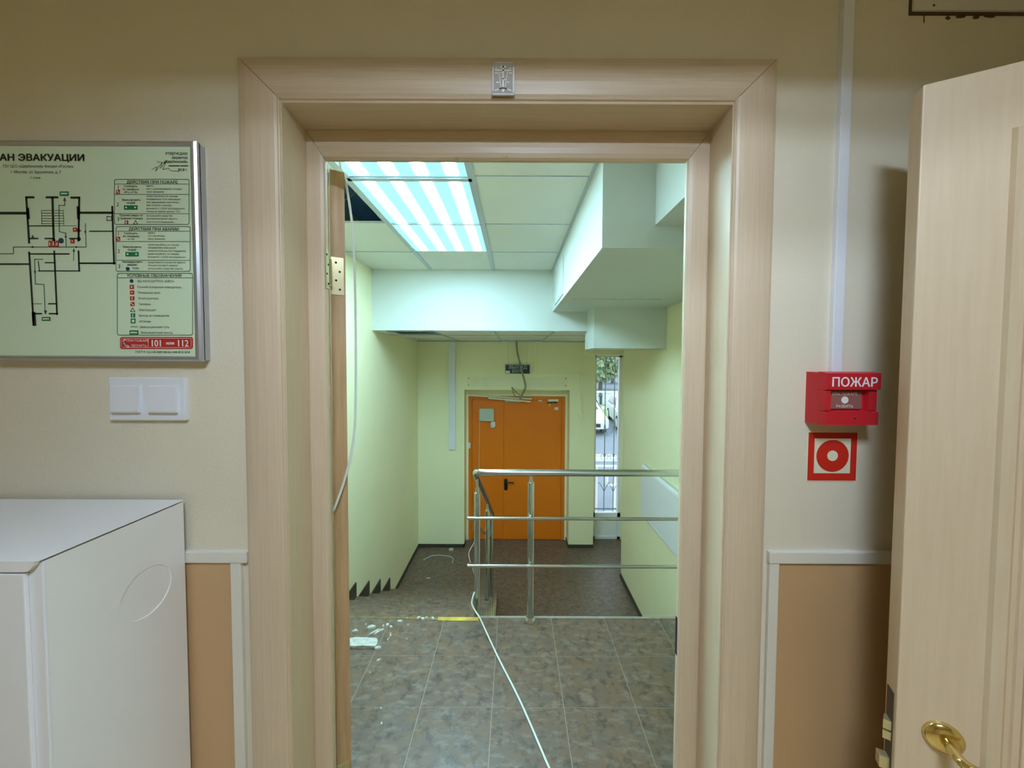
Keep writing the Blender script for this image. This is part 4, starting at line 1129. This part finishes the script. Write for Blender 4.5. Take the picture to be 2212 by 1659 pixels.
def car(x, y, rz, label):
    """hatchback, front towards -y of its own axes, 4.1 m long, 1.7 m wide"""
    c = empty('parked_car', (x, y, ZG))
    tag(c, label, 'car', 'parked white cars outside')
    prof = [(0, .28), (-.03, .55), (.05, .70), (.95, .86), (1.75, 1.36), (2.1, 1.43), (3.3, 1.40), (3.95, .95), (4.08, .80), (4.1, .35), (3.6, .24), (.4, .22)]
    def add(name, bm, m, par=None):
        me = bpy.data.meshes.new(name); bmesh.ops.recalc_face_normals(bm, faces=bm.faces[:]); bm.to_mesh(me); bm.free(); me.materials.append(m)
        o = bpy.data.objects.new(name, me); COL.objects.link(o); o.parent = par or c; return o
    bm = bmesh.new()
    secs = []
    for t, ins, dz in ((-1, .10, .04), (-.82, .0, 0), (-.4, 0, 0), (.4, 0, 0), (.82, 0, 0), (1, .10, .04)):
        ring_ = []
        for py, pz in prof:
            k = 1.0 - (.20 if pz > 1.0 else 0)
            ring_.append(bm.verts.new((t*.86*k, py + (ins if py < 2 else -ins), pz - (dz if pz > .6 else -dz))))
        secs.append(ring_)
    n = len(prof)
    for a, b_ in zip(secs, secs[1:]):
        for i in range(n): bm.faces.new((a[i], a[(i+1) % n], b_[(i+1) % n], b_[i]))
    bm.faces.new(secs[0]); bm.faces.new(secs[-1][::-1])
    body = add('body', bm, M['car_white'])
    w = bmesh.new()
    w.faces.new([w.verts.new(p) for p in ((-.66, 1.06, .925), (.66, 1.06, .925), (.56, 1.66, 1.315), (-.56, 1.66, 1.315))])
    for s in (-1, 1):
        w.faces.new([w.verts.new((s*k, py, pz)) for k, py, pz in ((.852, 1.25, .90), (.745, 1.85, 1.30), (.745, 3.2, 1.29), (.852, 3.6, .92))])
    for v in w.verts: v.co.z += .012; v.co.y -= .012
    add('windows', w, M['car_glass'])
    add('grille', B((-.50, .50, -.045, .02, .36, .50), bev=.01), M['rubber'])
    for s in (-1, 1):
        add('headlight', B((s*.68-.15, s*.68+.15, -.02, .12, .56, .69), bev=.03), M['kerb'])
        add('mirror', B((s*.95-.09, s*.95+.09, 1.22, 1.34, .90, 1.03), bev=.03), M['car_white'])
        for py in (.75, 3.3):
            wb = bmesh.new(); tube(wb, [(s*.70, py, .31), (s*.88, py, .31)], .31, 20)
            wh = add('wheel', wb, M['rubber'])
            hb_ = bmesh.new(); tube(hb_, [(s*.875, py, .31), (s*.89, py, .31)], .20, 16)
            add('wheel_hub', hb_, M['kerb'], wh)
    c.rotation_euler = (0, 0, rz)
    return c
car(2.95, 13.7, 0.0, 'white car facing the narrow window from the paving')
car(5.28, 14.2, -0.12, 'white car at the right edge of the window view')

wl = obj('low_wall', B((5.6, 16, 23.9, 24.3, ZG, ZG+.85), (5.6, 16, 23.85, 24.35, ZG+.80, ZG+.90)), M['kerb'])
tag(wl, 'low white wall behind the lawn outside', 'wall')
bo = obj('bollard', T([(5.95, 23.6, ZG), (5.95, 23.6, ZG+.55), (5.93, 23.6, ZG+.60), (5.92, 23.6, ZG+.85)], [.09, .10, .16, .08], 10), M['car_glass'])
tag(bo, 'dark bollard beside the low white wall outside', 'bollard')
ks = empty('white_kiosk', (17.5, 62, ZG))
tag(ks, 'small white kiosk in front of the trees outside', 'kiosk')
obj('walls', B((16.2, 21, 60, 64, ZG, .9)), M['facade'], ks)
obj('roof', B((16.0, 21.2, 59.8, 64.2, .9, 1.15)), M['kerb'], ks)
for x in (16.5, 18.4): obj('shop_window', B((x, x+1.2, 59.96, 60.02, ZG+.9, .5)), M['car_glass'], ks)

def tree(x, y, hgt, r, label, seed):
    rnd = random.Random(seed)
    t = empty('leafy_tree', (x, y, ZG)); tag(t, label, 'tree', 'trees beyond the lawn')
    obj('trunk', T([(x, y, ZG), (x+.1, y, ZG+hgt*.4), (x, y, ZG+hgt*.75)], [.22, .17, .08], 8), M['bark'], t)
    bm = bmesh.new()
    for i in range(2600):
        a = rnd.random()*2*math.pi; el = math.acos(2*rnd.random()-1); rr = r*(.35 + .65*rnd.random()**.4)
        p = Vector((x + rr*math.sin(el)*math.cos(a), y + rr*math.sin(el)*math.sin(a), ZG + hgt*.50 + rr*.95*math.cos(el)))
        s = .16 + .16*rnd.random()
        d1 = Vector((rnd.uniform(-1, 1), rnd.uniform(-1, 1), rnd.uniform(-1, 1))).normalized()*s
        d2 = Vector((rnd.uniform(-1, 1), rnd.uniform(-1, 1), rnd.uniform(-1, 1))).normalized()*s
        bm.faces.new([bm.verts.new(p+d1), bm.verts.new(p+d2), bm.verts.new(p-d1), bm.verts.new(p-d2)])
    obj('crown', bm, M['foliage'], t, keep=True)
tree(9.0, 36, 7.5, 3.0, 'round leafy tree nearest behind the low white wall', 1)
tree(13.4, 47, 8.0, 3.4, 'leafy tree between the other trees beyond the wall', 2)
tree(17.5, 70, 9.0, 4.2, 'leafy tree rising behind the white kiosk', 3)
hs = empty('pale_house', (22, 85, ZG))
tag(hs, 'pale house far behind the trees outside', 'house')
obj('walls', B((4, 40, 84, 89, ZG, 7)), M['facade'], hs)
for i in range(12):
    for j in range(2):
        obj('window_pane', B((5+i*2.8, 6.4+i*2.8, 83.95, 84.05, .2+j*3, 1.9+j*3)), M['car_glass'], hs)

pr = empty('porch_railing', (1.8, 6.5, ZG))
tag(pr, 'white pipe railing just outside the narrow window', 'railing')
for z in (-.50, -.62):
    obj('rail', T([(1.30, 6.5, z), (3.0, 6.5, z)], .022, 8), M['kerb'], pr)
obj('rail', T(smoothpath([(1.72, 6.3, -.55), (1.72, 6.3, -.74), (1.76, 6.3, -.79), (1.9, 6.3, -.80), (2.6, 6.3, -.80)], 5), .028, 8), M['kerb'], pr)
for x in (1.575, 1.93, 2.7):
    obj('post', T([(x, 6.5, ZG), (x, 6.5, -.50)], .022, 8), M['kerb'], pr)
sl = obj('boot_scraper', B((1.70, 1.90, 6.2, 6.35, ZG+.02, ZG+.20), bev=.01), M['kerb'])
tag(sl, 'small white box at the foot of the pipe railing', 'box')
